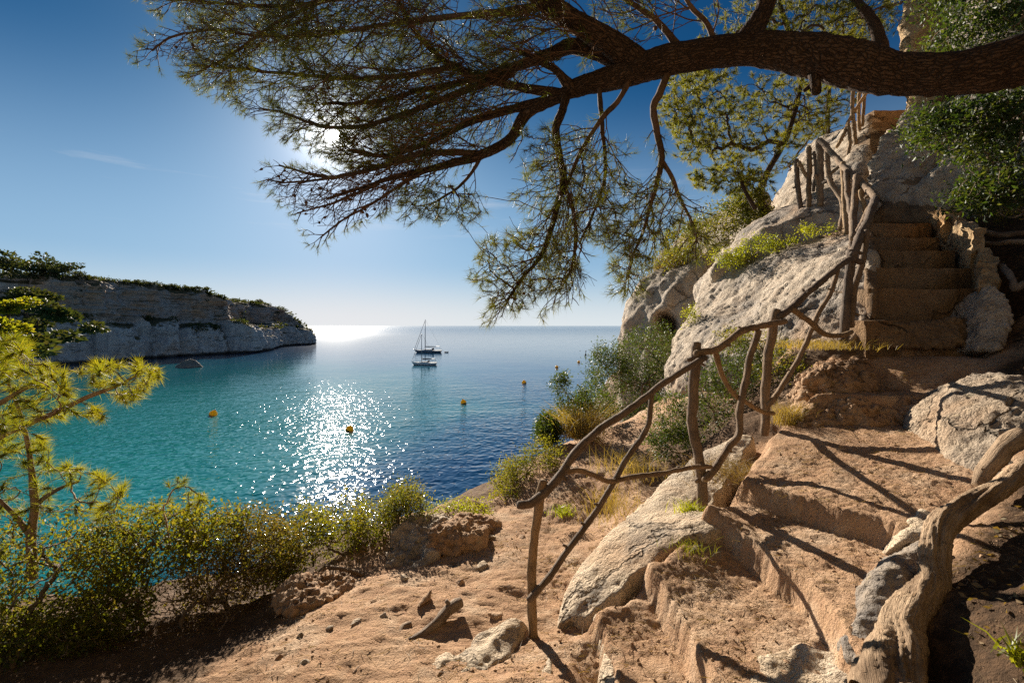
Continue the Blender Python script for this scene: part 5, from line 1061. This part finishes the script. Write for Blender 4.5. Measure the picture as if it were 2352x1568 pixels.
shrub('shrub', 'bright yellow-green creeper on the crest of the great rock', [P(1740, 580, 9.3)], [blob(1690, 592, 9.5, 60, 20, 0.3), blob(1770, 560, 9.0, 70, 18, 0.3), blob(1870, 528, 8.5, 40, 9, 0.2, 0.3)], 260, M['leaf_y'], 0.034, 16, seed=43, spread=0.06)
shrub('shrub', 'yellow-green sprig growing in the crack between the cliff and the great rock', [P(1600, 790, 8.6)], [blob(1585, 730, 9.2, 20, 26, 0.2)], 60, M['leaf_y'], 0.036, 16, seed=44)
shrub('shrub', 'olive brush covering the slope above the grey cliff', [P(1620, 600, 13)], [blob(1600, 540, 14, 70, 45, 0.8), blob(1680, 520, 13, 70, 60, 0.8), blob(1540, 600, 15.5, 50, 30, 0.7), blob(1720, 480, 12.5, 50, 50, 0.7)], 620, M['needle_far'], 0.062, 20, seed=45, spread=0.13)
shrub('shrub', 'dry brown brush on the brow of the grey cliff', [P(1530, 640, 16)], [blob(1530, 625, 16, 45, 22, 0.6), blob(1590, 595, 15.3, 60, 16, 0.5)], 220, M['drybrush'], 0.06, 18, seed=46, spread=0.12)
shrub('shrub', 'dark trailing evergreen hanging over the rock at the right edge', [P(2380, 160, 5.2), P(2400, 330, 5.4)], [blob(2240, 300, 5.5, 110, 70, 0.5), blob(2330, 380, 5.2, 90, 90, 0.5), blob(2330, 250, 5.2, 100, 60, 0.5), blob(2140, 285, 5.9, 50, 40, 0.4, 0.5), blob(2260, 440, 5.6, 70, 40, 0.4, 0.7)], 850, M['leaf_d'], 0.050, 10, seed=47, spread=0.07, surf=0.9)
shrub('shrub', 'leafy evergreen growing above the thick pine branch at the top right', [P(2330, 60, 5.5)], [blob(2240, 60, 6.0, 90, 70, 0.6), blob(2340, 20, 5.6, 70, 70, 0.5), blob(2200, -30, 6.2, 80, 50, 0.5)], 560, M['leaf_d'], 0.050, 10, seed=48, spread=0.08, surf=0.9)
shrub('shrub', 'scraggly low growth on the bank right of the stair top', [P(2330, 500, 6.6)], [blob(2310, 480, 6.8, 70, 30, 0.4), blob(2240, 440, 7.2, 40, 30, 0.3)], 230, M['leaf'], 0.03, 14, seed=49)

# grass tufts
def grass(name, label, c, n, h, spread, mt, seed, lean=0.5, wid=0.004):
    rs = np.random.RandomState(seed); mb = MB(); b = c + np.column_stack([rs.normal(size=n) * spread, rs.normal(size=n) * spread, np.zeros(n)])
    a = rs.rand(n) * 6.28; l = rs.rand(n) ** 0.7 * lean; d = np.column_stack([np.cos(a) * l, np.sin(a) * l, np.ones(n)]); hh = h * (0.5 + 0.6 * rs.rand(n))
    s = np.cross(d, rs.normal(size=(n, 3))); s /= np.linalg.norm(s, axis=1)[:, None]; V = []
    d2 = d * np.array((1.9, 1.9, 0.75))
    m = b + d * hh[:, None] * 0.5; t = m + d2 * hh[:, None] * 0.5
    V = np.stack([b - s * wid / 2, b + s * wid / 2, m + s * wid * 0.4, m - s * wid * 0.4, t], 1).reshape(-1, 3); i = np.arange(n)[:, None] * 5
    mb.add(V, np.hstack([i, i + 1, i + 2, i + 3]), np.hstack([i + 3, i + 2, i + 4])); o = mb.build(name, mt, None, False); tag(o, label, 'grass'); return o
grass('grass_tuft', 'large golden grass tussock beside the dark evergreen bush', P(1335, 1005, 7.0), 900, 0.62, 0.13, M['straw'], 1, 0.75, 0.007)
grass('grass_tuft', 'dry straw tuft at the foot of the third fence post', P(1810, 975, 4.6), 420, 0.28, 0.07, M['straw'], 2, 0.7)
grass('grass_tuft', 'dry grass clump between the fence and the sloping slab', P(1410, 1180, 4.4), 260, 0.30, 0.16, M['straw'], 3, 0.6)
grass('grass_tuft', 'thin dry grass behind the crossing of the fence braces', P(1450, 1090, 5.2), 260, 0.34, 0.22, M['straw'], 4, 0.6)
grass('grass_tuft', 'sparse green grass on the earth step below the second post', P(1585, 1265, 3.1), 130, 0.09, 0.07, M['leaf'], 5, 0.9, 0.003)
grass('grass_tuft', 'small green weed at the foot of the second fence post', P(1585, 1180, 3.65), 160, 0.12, 0.05, M['leaf_y'], 6, 0.9, 0.006)
grass('grass_tuft', 'dry needles and grass heaped behind the second fence post', P(1690, 1090, 3.95), 700, 0.13, 0.18, M['drybrush'], 7, 1.4)
grass('grass_tuft', 'dry brown grass along the foot of the great rock', P(1880, 800, 5.5), 700, 0.14, 0.26, M['straw'], 8, 1.0)['kind'] = 'stuff'
grass('grass_tuft', 'bright green weed on the dirt beyond the nearest post', P(1290, 1180, 4.6), 120, 0.10, 0.06, M['leaf_y'], 9, 0.9, 0.008)
grass('grass_tuft', 'small green plant in the dark bottom right corner', P(2340, 1520, 1.72), 60, 0.10, 0.03, M['leaf_y'], 10, 1.0, 0.010)

# pines on the cliff behind the railing
def far_pine(label, trunk, blobs, n_att, mt, L, per, seed, rtip=0.006, wid=0.010, nth=4, sp=0.95):
    g = thing('pine_tree', label, 'tree', P(*trunk[0][:3])); A = np.array(trunk, float); c = catmull(PA(A[:, :3]), 8); r = catmull((A[:, 3] * A[:, 2] / F)[:, None], 8)[:, 0]
    mb = MB(); tube(mb, c, r, 10, True, 0.2, seed, 5); mb.build('trunk', M['bark'], g); rs = np.random.RandomState(seed)
    wts = np.array([b[2] for b in blobs], float); wts /= wts.sum(); att = []
    for (cc, rr, _), wq in zip(blobs, wts):
        m = max(4, int(n_att * wq)); v = rs.normal(size=(m, 3)); v /= np.linalg.norm(v, axis=1)[:, None]; att.append(np.array(cc) + v * rs.rand(m, 1) ** 0.4 * np.array(rr))
    s = np.concatenate([[0], np.cumsum(np.linalg.norm(np.diff(c, axis=0), axis=1))]); n0 = len(c) // 3
    pos, par, nr_ = bct(c[n0:], s[n0:], np.concatenate(att), 0.4); mtb = MB(); tips, thin = tree_mesh(mtb, pos, par, nr_, rtip, 2.3, 0.09, 0.02, 4, 2, seed); x = mtb.build('branches', M['twig'], g)
    ml = MB(); tufts(ml, tips, thin, per, nth, L, wid, rtip * 1.6, rs, sp); x = ml.build('needles', mt, g, smooth=False); x['kind'] = 'stuff'; return g
far_pine('sunlit pine on the cliff with feathery boughs behind the trunk, left of the railing', [(1765, 500, 12.5, 12), (1745, 455, 12.6, 9), (1760, 400, 12.8, 7), (1800, 330, 13, 6), (1830, 240, 13.2, 5), (1850, 130, 13.4, 4)],
         [blob(1640, 270, 13, 110, 40, 0.9), blob(1720, 330, 12.8, 120, 35, 0.9), blob(1600, 330, 12.6, 60, 45, 0.7, 0.6), blob(1760, 230, 13.5, 110, 60, 1.0), blob(1850, 270, 13.5, 70, 50, 0.8), blob(1640, 410, 12.4, 60, 30, 0.5, 0.6), blob(1850, 60, 13.8, 120, 60, 1.0), blob(1980, 40, 14, 70, 50, 0.9, 0.7), blob(1560, 250, 12.8, 50, 60, 0.7, 0.6), blob(1600, 200, 13.2, 80, 40, 0.8, 0.7), blob(1720, 430, 12.2, 60, 50, 0.5, 0.7), blob(1900, 170, 13.8, 80, 40, 0.8, 0.6)], 2000, M['needle_far'], 0.17, 46, 71, nth=7, wid=0.013)
far_pine('airy pine high on the cliff showing above the thick trunk', [(1840, 190, 15, 7), (1830, 120, 15, 6), (1800, 40, 15, 5), (1780, -40, 15, 4)], [blob(1700, 60, 15, 110, 60, 1.0), blob(1830, 20, 15, 110, 60, 1.0), blob(1620, 150, 14.5, 80, 50, 0.8), blob(1960, 90, 15.5, 70, 50, 0.8)], 900, M['needle_far'], 0.17, 36, 76, nth=5, wid=0.013)
far_pine('small bright yellow-green pine ball in front of the upper railing', [(1735, 480, 11.4, 5), (1712, 440, 11.4, 4), (1695, 395, 11.4, 3)], [blob(1688, 382, 11.4, 42, 28, 0.45), blob(1715, 405, 11.3, 30, 22, 0.35, 0.6)], 170, M['needle_y'], 0.10, 50, 72, 0.004, 0.008)
far_pine('little pine perched at the cliff brow beside the sea horizon', [(1545, 625, 17, 5), (1540, 590, 17, 4), (1530, 545, 17, 3)], [blob(1520, 545, 17, 40, 18, 0.7), blob(1545, 580, 17, 30, 14, 0.6, 0.6), blob(1500, 640, 17.5, 22, 14, 0.5, 0.5)], 130, M['needle_far'], 0.16, 34, 73, 0.006, 0.013)
far_pine('dark slender pines behind the upper railing posts', [(1905, 340, 16, 6), (1900, 280, 16, 5), (1905, 200, 16, 4)], [blob(1880, 300, 16, 50, 40, 0.8), blob(1930, 240, 16, 40, 40, 0.8), blob(1800, 380, 15, 40, 30, 0.6, 0.6)], 260, M['needle'], 0.15, 26, 74, 0.008, 0.011)
far_pine('bleached bare-limbed pine rising behind the thick trunk at top right', [(2020, 180, 13, 16), (2022, 110, 13, 15), (2005, 50, 13, 11), (1965, 0, 13, 8), (1930, -40, 13, 6)], [blob(1960, 20, 13.5, 70, 50, 0.8), blob(2080, 20, 14, 50, 60, 0.8)], 220, M['needle_far'], 0.14, 24, 75)

# ================================================================== HEADLAND TREES
HT = [(20, 598, 40, 32), (75, 612, 42, 26), (120, 612, 24, 18), (160, 612, 32, 24), (205, 618, 18, 12), (262, 622, 9, 7), (350, 638, 12, 6), (385, 641, 10, 6), (440, 652, 12, 8), (485, 659, 12, 7), (510, 662, 12, 8), (575, 688, 16, 7), (625, 694, 14, 7), (665, 699, 14, 8), (690, 712, 10, 9), (600, 690, 12, 6), (415, 647, 8, 5), (235, 624, 8, 6)]
HTL = ['big dark pine at the far left end of the headland top', 'broad dark pine second from the left on the headland top', 'small pine between the broad dark pine and the rounded pine on the headland', 'rounded pine on the headland just left of the open grassy slope', 'flat low pine at the start of the open headland slope', 'small bush-like pine on the bare left part of the headland skyline', 'tiny lone pine on the skyline left of the headland middle', 'low dark pine near the middle of the headland skyline', 'second low pine right of the headland middle', 'small spreading pine halfway between headland middle and its notch', 'wind-bent pine just left of the notch in the headland', 'wind-bent pine right at the notch in the headland skyline', 'pine just right of the notch on the lower headland', 'dark low pine on the lower headland ridge', 'low shrubby pine in the middle of the lower headland ridge', 'pine near the seaward end of the lower headland', 'pine above the seaward drop of the headland', 'last pine at the seaward tip of the headland']
def crown_mesh(n, seed, lean=0.0):
    rs = np.random.RandomState(seed); mb = MB(); v = rs.normal(size=(n, 3)); v /= np.linalg.norm(v, axis=1)[:, None]; v *= rs.rand(n, 1) ** 0.33
    v[:, 2] = np.where(v[:, 2] < 0, v[:, 2] * 0.35, v[:, 2]); cl = rs.normal(size=(9, 3)) * np.array((0.55, 0.55, 0.25)); 
    a = cl[rs.randint(0, 9, n)] + v * np.array((0.42, 0.42, 0.36)); d = v + rs.normal(size=(n, 3)) * 0.6
    leaf_quads(mb, a, d, 0.13 + 0.10 * rs.rand(n), 0.6, rs=rs); return mb
for q, (x, y, rx, ry) in enumerate(HT):
    j = int(np.argmin(np.abs(np.interp(Hu, np.arange(len(H)), H[:, 0]) - x))); kz = int(np.argmin(np.abs(Hh - 0.985))); bp = HV[j, kz]; d = bp[1]
    c = bp + np.array((0, 0, ry * 0.75 * d / F)); g = thing('pine_tree', HTL[int(np.sum(np.array([h[0] for h in HT]) < x))], 'tree', c, 'pines along the headland skyline')
    mb = crown_mesh(900, 400 + q); V = np.concatenate(mb.V) * np.array((rx * d / F, rx * d / F, ry * 1.3 * d / F)) + c; mb.V = [V]
    x_ = mb.build('crown', M['scrub'], g, smooth=False); mb = MB(); tube(mb, np.array([bp - (0, 0, 1.0), 0.5 * (bp + c), c + (0.3, 0, 0.5)]), [0.35, 0.28, 0.15], 6); mb.build('trunk', M['bark'], g)
# bright and dark pines on the near left slope of the headland
for q, (x, y, rx, ry, d, mt, lb) in enumerate([(20, 700, 45, 28, 120, 'needle_y', 'bright sunlit pine crown at the left edge below the headland top'), (-10, 745, 60, 40, 110, 'needle_y', 'lower bright pine at the far left edge by the young pine'), (85, 740, 60, 40, 150, 'scrub', 'dark pine clump at the left foot of the headland cliff'), (60, 690, 50, 30, 165, 'scrub', 'dark rounded pine halfway up the headland at left'), (-40, 800, 100, 50, 110, 'scrub', 'dark pine mass behind the young pine at left')]):
    c = P(x, y, d); g = thing('pine_tree', lb, 'tree', c); mb = crown_mesh(2600, 450 + q); V = np.concatenate(mb.V) * np.array((rx * d / F, rx * d / F, ry * 1.2 * d / F)) + c; mb.V = [V]; mb.build('crown', M[mt], g, smooth=False)
    mb = MB(); tube(mb, np.array([c - (0, -2, 12), c - (0.2, 0, 4), c + (0.3, 0, 0.5)]), [0.5, 0.4, 0.15], 6); mb.build('trunk', M['bark'], g)
# scrub on the ledges and the plateau
rs = np.random.RandomState(77); nu, nv = HV.shape[:2]; mb = MB(); tot = 0
for (lo, hi, n, sz) in ((0.44, 0.53, 70, 1.5), (0.965, 1.045, 420, 1.2), (0.6, 0.9, 14, 0.9)):
    vi = np.where((Hh > lo) & (Hh < hi))[0]
    for _ in range(n):
        uu = rs.randint(120, nu - 4); p = HV[uu, rs.choice(vi)] if lo > 0.5 else HV[uu, int(np.argmin(np.abs(Hh - Hct[uu] - 0.015)))]
        if p[2] < 3: continue
        m = 70; v = rs.normal(size=(m, 3)); s = sz * (0.5 + rs.rand()) * p[1] / 260
        leaf_quads(mb, p + v * s * np.array((1.3, 1.0, 0.5)) * 0.7, v + rs.normal(size=(m, 3)) * 0.5, s * (0.5 + 0.4 * rs.rand(m)), 0.7, rs=rs)
sc = mb.build('cliff_scrub', M['scrub'], None, False); tag(sc, 'dark scrub growing along the ledges and top of the headland', 'scrub', kind='stuff')

# ================================================================== BOATS AND BUOYS
M['hull_w'] = m_plain('white_gelcoat', (0.72, 0.73, 0.72), 0.3); M['hull_b'] = m_plain('blue_grey_hull', (0.20, 0.25, 0.30), 0.3); M['boot'] = m_plain('antifouling', (0.02, 0.045, 0.06), 0.6)
M['alu'] = m_plain('mast_metal', (0.30, 0.31, 0.33), 0.35, 0.5, 0.6); M['canvas'] = m_plain('navy_canvas', (0.025, 0.03, 0.06), 0.9); M['deck'] = m_plain('deck_white', (0.66, 0.65, 0.62), 0.6); M['rubber'] = m_plain('grey_rubber', (0.05, 0.055, 0.06), 0.7); M['glass'] = m_plain('dark_window', (0.01, 0.012, 0.015), 0.1); M['wire'] = m_plain('steel_wire', (0.12, 0.12, 0.13), 0.5)
def sailboat(label, bow, stern_x, d, L, mast_h, hullmat, seed, sailcover=True, frb=1.15):
    """bow points to -x; origin amidships at the waterline"""
    g = thing('sailboat', label, 'sailboat', (bow, d, 0.0)); o = np.array((bow, d, 0.0)); t = np.linspace(0, 1, 26); B = L * 0.29
    beam = B / 2 * np.clip(np.sin(np.clip(t * 1.75 + 0.02, 0, 1.72)) ** 0.8, 0.01, 1); sheer = frb * (1.22 - 0.75 * t + 0.52 * t * t); keel = -0.5 * np.sin(np.pi * np.clip(t, 0.03, 0.97)) - 0.05
    stem = -0.09 * L * 0 + (1 - t) ** 6 * 0.0
    secs = []; prof = [(0.0, 0.0), (0.55, 0.10), (0.86, 0.30), (0.95, 0.47), (1.0, 0.72), (1.0, 1.0)]
    for k in range(len(t)):
        row = [(t[k] * L + (1 - q[1]) * 0.10 * L * (1 - t[k]) ** 3 + (q[1] - 1) * 0.05 * L * t[k] ** 8, s_ * beam[k] * q[0], keel[k] + (sheer[k] - keel[k]) * q[1]) for s_, q in ([(-1, q) for q in prof[::-1]] + [(1, q) for q in prof[1:]])]
        secs.append(row)
    A = np.array(secs); n, m = A.shape[:2]; V = A.reshape(-1, 3) + o; h = mk('hull', V, [grid_faces(m, n), np.array([[(n - 1) * m + q, (n - 1) * m + q + 1, (n - 1) * m + m - 2 - q, (n - 1) * m + m - 1 - q] for q in range(m // 2 - 1)])], hullmat, g)
    # boot stripe
    bs = A.copy(); bs[:, :, 1] *= 1.012; bs[:, :, 2] = np.minimum(bs[:, :, 2], 0.16); mk('boot_stripe', bs.reshape(-1, 3) + o, grid_faces(m, n), M['boot'], g)
    dk = np.stack([A[:, 0, :], A[:, -1, :]], 1); dk[:, :, 2] -= 0.05; mk('deck', dk.reshape(-1, 3) + o, grid_faces(2, n), M['deck'], g)
    # cabin
    ct = np.linspace(0.30, 0.66, 10); cw = np.interp(ct, t, beam) * 0.62; cz = np.interp(ct, t, sheer) - 0.06; hh = 0.42 * L / 11 * np.array([0.1, 0.55, 0.75, 0.85, 0.92, 0.97, 1, 1, 1, 0.95]); rows = []
    for k in range(10): rows.append([(ct[k] * L, -cw[k], cz[k]), (ct[k] * L, -cw[k] * 0.86, cz[k] + hh[k]), (ct[k] * L, cw[k] * 0.86, cz[k] + hh[k]), (ct[k] * L, cw[k], cz[k])])
    cb = mk('cabin', np.array(rows).reshape(-1, 3) + o, [grid_faces(4, 10), np.array([[36, 37, 38, 39]])], M['deck'], g, False)
    for k in (3, 5, 7): 
        a = np.array(rows); e = -0.012; p = lambda i, f: a[i, 0] * (1 - f) + a[i, 1] * f + np.array((0, e, 0)); mk('window', np.array([p(k, 0.35) + (0.1, 0, 0), p(k + 1, 0.35) - (0.1, 0, 0), p(k + 1, 0.75) - (0.1, 0, 0), p(k, 0.75) + (0.1, 0, 0)]) + o, np.array([[0, 1, 2, 3]]), M['glass'], cb, False)
    def tb(name, pts, r, mt, par=g, sides=8): mb = MB(); tube(mb, np.array(pts, float) + o, r, sides); return mb.build(name, mt, par)
    xm = 0.40 * L; z0 = float(np.interp(0.40, t, sheer)); mast = tb('mast', [(xm, 0, z0 - 0.1), (xm + 0.02, 0, z0 + mast_h * 0.5), (xm + 0.05, 0, z0 + mast_h)], [0.16 * L / 13, 0.15 * L / 13, 0.10 * L / 13], M['alu'])
    for f in (0.36, 0.68): tb('spreader', [(xm, -B * 0.22, z0 + mast_h * f), (xm, B * 0.22, z0 + mast_h * f)], 0.05, M['alu'], mast)
    tb('forestay', [(0.15, 0, sheer[0]), (xm - 0.05, 0, z0 + mast_h * 0.96)], 0.085 * L / 13, M['canvas']); tb('backstay', [(L - 0.1, 0, sheer[-1]), (xm + 0.05, 0, z0 + mast_h)], 0.025, M['wire'])
    for s_ in (-1, 1): tb('shroud', [(xm + 0.2, s_ * B * 0.46, z0), (xm, s_ * B * 0.22, z0 + mast_h * 0.36), (xm, s_ * B * 0.2, z0 + mast_h * 0.68), (xm, 0, z0 + mast_h * 0.97)], 0.022, M['wire'])
    bz = z0 + 1.35 * L / 12; tb('boom', [(xm + 0.1, 0, bz), (0.80 * L, 0, bz + 0.12)], 0.09, M['alu'])
    tb('sail_cover', [(xm + 0.15, 0, bz + 0.45), (0.48 * L, 0, bz + 0.30), (0.66 * L, 0, bz + 0.28), (0.79 * L, 0, bz + 0.22)], [0.16, 0.24, 0.22, 0.12], M['canvas'] if sailcover else M['deck'], sides=10)
    # spray hood
    hx = np.linspace(0.63, 0.71, 5) * L; ang = np.linspace(0, np.pi, 9); hz = float(np.interp(0.66, t, sheer)); Hq = np.array([[(x, -np.cos(a) * B * 0.28 * f, hz + 0.2 + np.sin(a) * 0.95 * f * L / 12) for a in ang] for x, f in zip(hx, (0.5, 0.8, 0.95, 1, 0.98))]); mk('spray_hood', Hq.reshape(-1, 3) + o, grid_faces(9, 5), M['canvas'], g)
    # bimini, pushpit, pulpit
    bx = np.linspace(0.80, 0.93, 4) * L; Hb = np.array([[(x, -np.cos(a) * B * 0.36, hz + 1.75 * L / 12 + np.sin(a) * 0.16) for a in ang] for x in bx]); mk('bimini', Hb.reshape(-1, 3) + o, grid_faces(9, 4), M['deck'], g)
    for x in (0.81, 0.92):
        for s_ in (-1, 1): tb('bimini_pole', [(x * L, s_ * B * 0.36, hz), (x * L, s_ * B * 0.36, hz + 1.75 * L / 12)], 0.03, M['alu'])
    for s_ in (-1, 1):
        tb('guard_rail', [(0.1, 0.02 * s_, sheer[0] + 0.65)] + [(f * L, s_ * float(np.interp(f, t, beam)) * 0.97, float(np.interp(f, t, sheer)) + 0.6) for f in (0.08, 0.3, 0.5, 0.7, 0.9, 0.985)], 0.025, M['alu'])
        for f in (0.08, 0.22, 0.36, 0.5, 0.64, 0.78, 0.92): tb('stanchion', [(f * L, s_ * float(np.interp(f, t, beam)) * 0.97, float(np.interp(f, t, sheer)) - 0.05), (f * L, s_ * float(np.interp(f, t, beam)) * 0.97, float(np.interp(f, t, sheer)) + 0.6)], 0.022, M['alu'])
    return g
dA = CAMZ * F / (838 - 748); dB = CAMZ * F / (809.5 - 748)
sailboat('nearer white sailboat with a navy sail cover anchored in the bay', dA * (945 - 1176) / F, 0, dA, 58.5 * dA / F, 12.6 * 1.0, M['hull_w'], 1)
sailboat('larger blue-grey sailboat anchored behind the white one', dB * (951 - 1176) / F, 0, dB, 64 * dB / F, 19.5, M['hull_b'], 2, True, 1.5)
dg_ = CAMZ * F / (809.5 - 748); bd = thing('dinghy', 'small dark rubber dinghy behind the larger sailboat', 'dinghy', P(1025, 810, dg_)); o = np.array((dg_ * (1020.5 - 1176) / F, dg_, 0.15)); mb = MB()
tube(mb, np.array([(2.5, -0.6, 0.1), (1.2, -0.65, 0.12), (0.4, -0.5, 0.2), (0, 0, 0.35), (0.4, 0.5, 0.2), (1.2, 0.65, 0.12), (2.5, 0.6, 0.1)]) + o, 0.26, 10); mb.build('tube', M['rubber'], bd)
mk('floor', np.array([(0.3, -0.4, 0.05), (2.3, -0.5, 0), (2.3, 0.5, 0), (0.3, 0.4, 0.05)]) + o, np.array([[0, 1, 2, 3]]), M['rubber'], bd); mb = MB(); tube(mb, np.array([(2.45, 0, -0.2), (2.5, 0, 0.3), (2.4, 0, 0.75)]) + o, [0.08, 0.12, 0.2], 8); mb.build('outboard_motor', M['rubber'], bd)
M['buoy'] = m_leaf('yellow_buoy_plastic', (0.78, 0.56, 0.03), (0.78, 0.56, 0.03), (0.78, 0.56, 0.03), 0.5, 0.4, 1.0, 0.4, 0.95); M['buoy_d'] = m_plain('dark_buoy', (0.04, 0.05, 0.05), 0.5); M['band'] = m_plain('buoy_band', (0.12, 0.08, 0.02), 0.6)
BU = [(489, 953, 'buoy', 18, 22, 'yellow buoy floating alone in the turquoise water at left'), (802, 988, 'buoy', 18, 22, 'yellow buoy in the middle of the sun glitter'), (1065, 926, 'buoy', 14, -14, 'yellow buoy nearest to the middle of the picture'), (1204, 880, 'buoy', 11, -12, 'yellow buoy second nearest on the right side'),
      (1279, 844, 'buoy', 8, -10, 'small pale yellow buoy third in the right-hand row'), (1329, 832, 'buoy', 7, 8, 'smallest yellow buoy near the right cliff'), (1345, 815, 'buoy_d', 6, 4, 'tiny dark buoy farthest out by the right cliff')]
for q, (x, y, mt, wpx, tilt, lb) in enumerate(BU):
    d = CAMZ * F / (y - 748); g = thing('buoy', lb, 'buoy', (d * (x - 1176) / F, d, 0.0), 'mooring and marker buoys in the bay'); s = wpx * d / F / 1.35
    prof = np.array([(-0.5, 0.25), (-0.35, 0.48), (-0.1, 0.60), (0.2, 0.64), (0.38, 0.62), (0.46, 0.60), (0.72, 0.36), (0.88, 0.16), (0.95, 0.07)]) if mt == 'buoy' else np.array([(-0.5, 0.3), (0, 0.42), (0.5, 0.34), (0.9, 0.14), (1.7, 0.12), (1.75, 0.3), (2.2, 0.3), (2.25, 0.1)])
    R_ = np.array(Matrix.Rotation(math.radians(tilt), 3, 'Y')); o = np.array(g.location)
    def ring(name, pr, mtl):
        mb = MB(); tube(mb, np.column_stack([pr[:, 0] * 0, pr[:, 0] * 0, pr[:, 0]]), pr[:, 1], 20); V = np.concatenate(mb.V) * s; mb.V = [V @ R_.T + o]; mb.build(name, mtl, g)
    ring('float_body', prof, M[mt]); ring('band', np.array([(0.02, 0.60), (0.03, 0.655), (0.12, 0.66), (0.13, 0.60)]), M['band']); ring('top_ring', np.array([(0.94, 0.05), (1.02, 0.09), (1.10, 0.05)]) + (np.array((1.25, 0)) if mt != 'buoy' else 0), M['wire'])

# ================================================================== LITTER
rs = np.random.RandomState(99)
def scatter(poly, n, dens=None):
    pl = np.array(poly, float); lo = pl.min(0); hi = pl.max(0); o = []
    while len(o) < n:
        q = lo + rs.rand(n, 2) * (hi - lo); q = q[in_poly(q[:, 0], q[:, 1], pl)]
        if dens is not None: q = q[rs.rand(len(q)) < dens(q)]
        o.extend(q.tolist())
    q = np.array(o[:n]); return np.column_stack([q, ground_z(q[:, 0], q[:, 1])])
clumpy = lambda q: np.clip(0.35 + 1.6 * fbm(np.column_stack([q, q[:, 0] * 0]), 1.7, 3, 0.5, 70), 0.03, 1)
AREA = [(-4.5, 1.6), (-3.2, 3.1), (-1.6, 3.7), (-1.2, 4.7), (-0.2, 5.3), (1.0, 5.6), (2.4, 4.6), (3.6, 5.2), (4.6, 5.4), (5.6, 5.2), (4.9, 3.4), (3.2, 1.6), (2.4, 1.2), (0, 1.4)]
p = scatter(AREA, 9000, clumpy); a = rs.rand(len(p)) * 6.28; d = np.column_stack([np.cos(a), np.sin(a), rs.normal(size=len(p)) * 0.12]); mb = MB()
needle_tris(mb, p + np.array((0, 0, 0.006)), d, 0.05 + 0.06 * rs.rand(len(p)), 0.0032, rs)
tag(mb.build('needle_litter', M['drybrush'], None, False), 'fallen pine needles and straw scattered over the dirt and steps', 'litter', kind='stuff')
# grit
p = scatter(AREA, 5200, clumpy); n = len(p); s = (0.003 + 0.009 * rs.rand(n) ** 3)[:, None, None]
oct_ = np.array([(1, 0, 0), (-1, 0, 0), (0, 1, 0), (0, -1, 0), (0, 0, 0.8), (0, 0, -0.8)], float); V = p[:, None, :] + (oct_[None] + rs.normal(size=(n, 6, 3)) * 0.28) * s
tri = np.array([(0, 2, 4), (2, 1, 4), (1, 3, 4), (3, 0, 4), (2, 0, 5), (1, 2, 5), (3, 1, 5), (0, 3, 5)])
gr = mk('grit', V.reshape(-1, 3), (np.arange(n)[:, None, None] * 6 + tri[None]).reshape(-1, 3), M['earth'], None, False); tag(gr, 'loose grit and crumbs of earth lying on the path', 'grit', kind='stuff')
# dead leaves in the dark corner and on the right bank
p = scatter([(1.9, 1.2), (1.95, 2.0), (2.5, 2.5), (3.3, 2.9), (4.2, 3.9), (5.4, 4.8), (6.6, 6.6), (7.5, 6.5), (5, 3), (3, 1.2)], 2200); mb = MB(); d = rs.normal(size=(len(p), 3)) * np.array((1, 1, 0.25))
leaf_quads(mb, p + np.array((0, 0, 0.01)), d, 0.02 + 0.025 * rs.rand(len(p)), 0.55, rs=rs); tag(mb.build('dead_leaves', M['drybrush'], None, False), 'dead brown leaves covering the shaded ground at right', 'leaves', kind='stuff')
# surface roots on the right bank above the boulder
for q, (rows, r, lb) in enumerate([([(2150, 505, 7.7), (2230, 525, 7.0), (2300, 540, 6.6), (2380, 530, 6.3)], 7, 'long grey root lying across the bank right of the stair top'), ([(2180, 525, 7.3), (2260, 560, 6.7), (2330, 555, 6.3), (2400, 575, 6.0)], 6, 'second grey root below the long root on the right bank'),
        ([(2352, 650, 5.5), (2330, 665, 5.5), (2325, 640, 5.6), (2300, 610, 6.0)], 6, 'crooked root sticking out of the bank above the grey boulder'), ([(2130, 500, 8.0), (2190, 495, 7.9), (2260, 500, 7.3)], 5, 'thin pale root along the top of the stair wall')]):
    a = PA(rows); a[:, 2] = np.maximum(a[:, 2], ground_z(a[:, 0], a[:, 1]) + 0.03); c = catmull(a, 8); mb = MB(); tube(mb, c, r * 6.5 / F * (1 + 0.25 * fbm(c, 5, 2, 0.5, q)), 9, True, 0.3, q, 10); tag(mb.build('root', M['root']), lb, 'root')
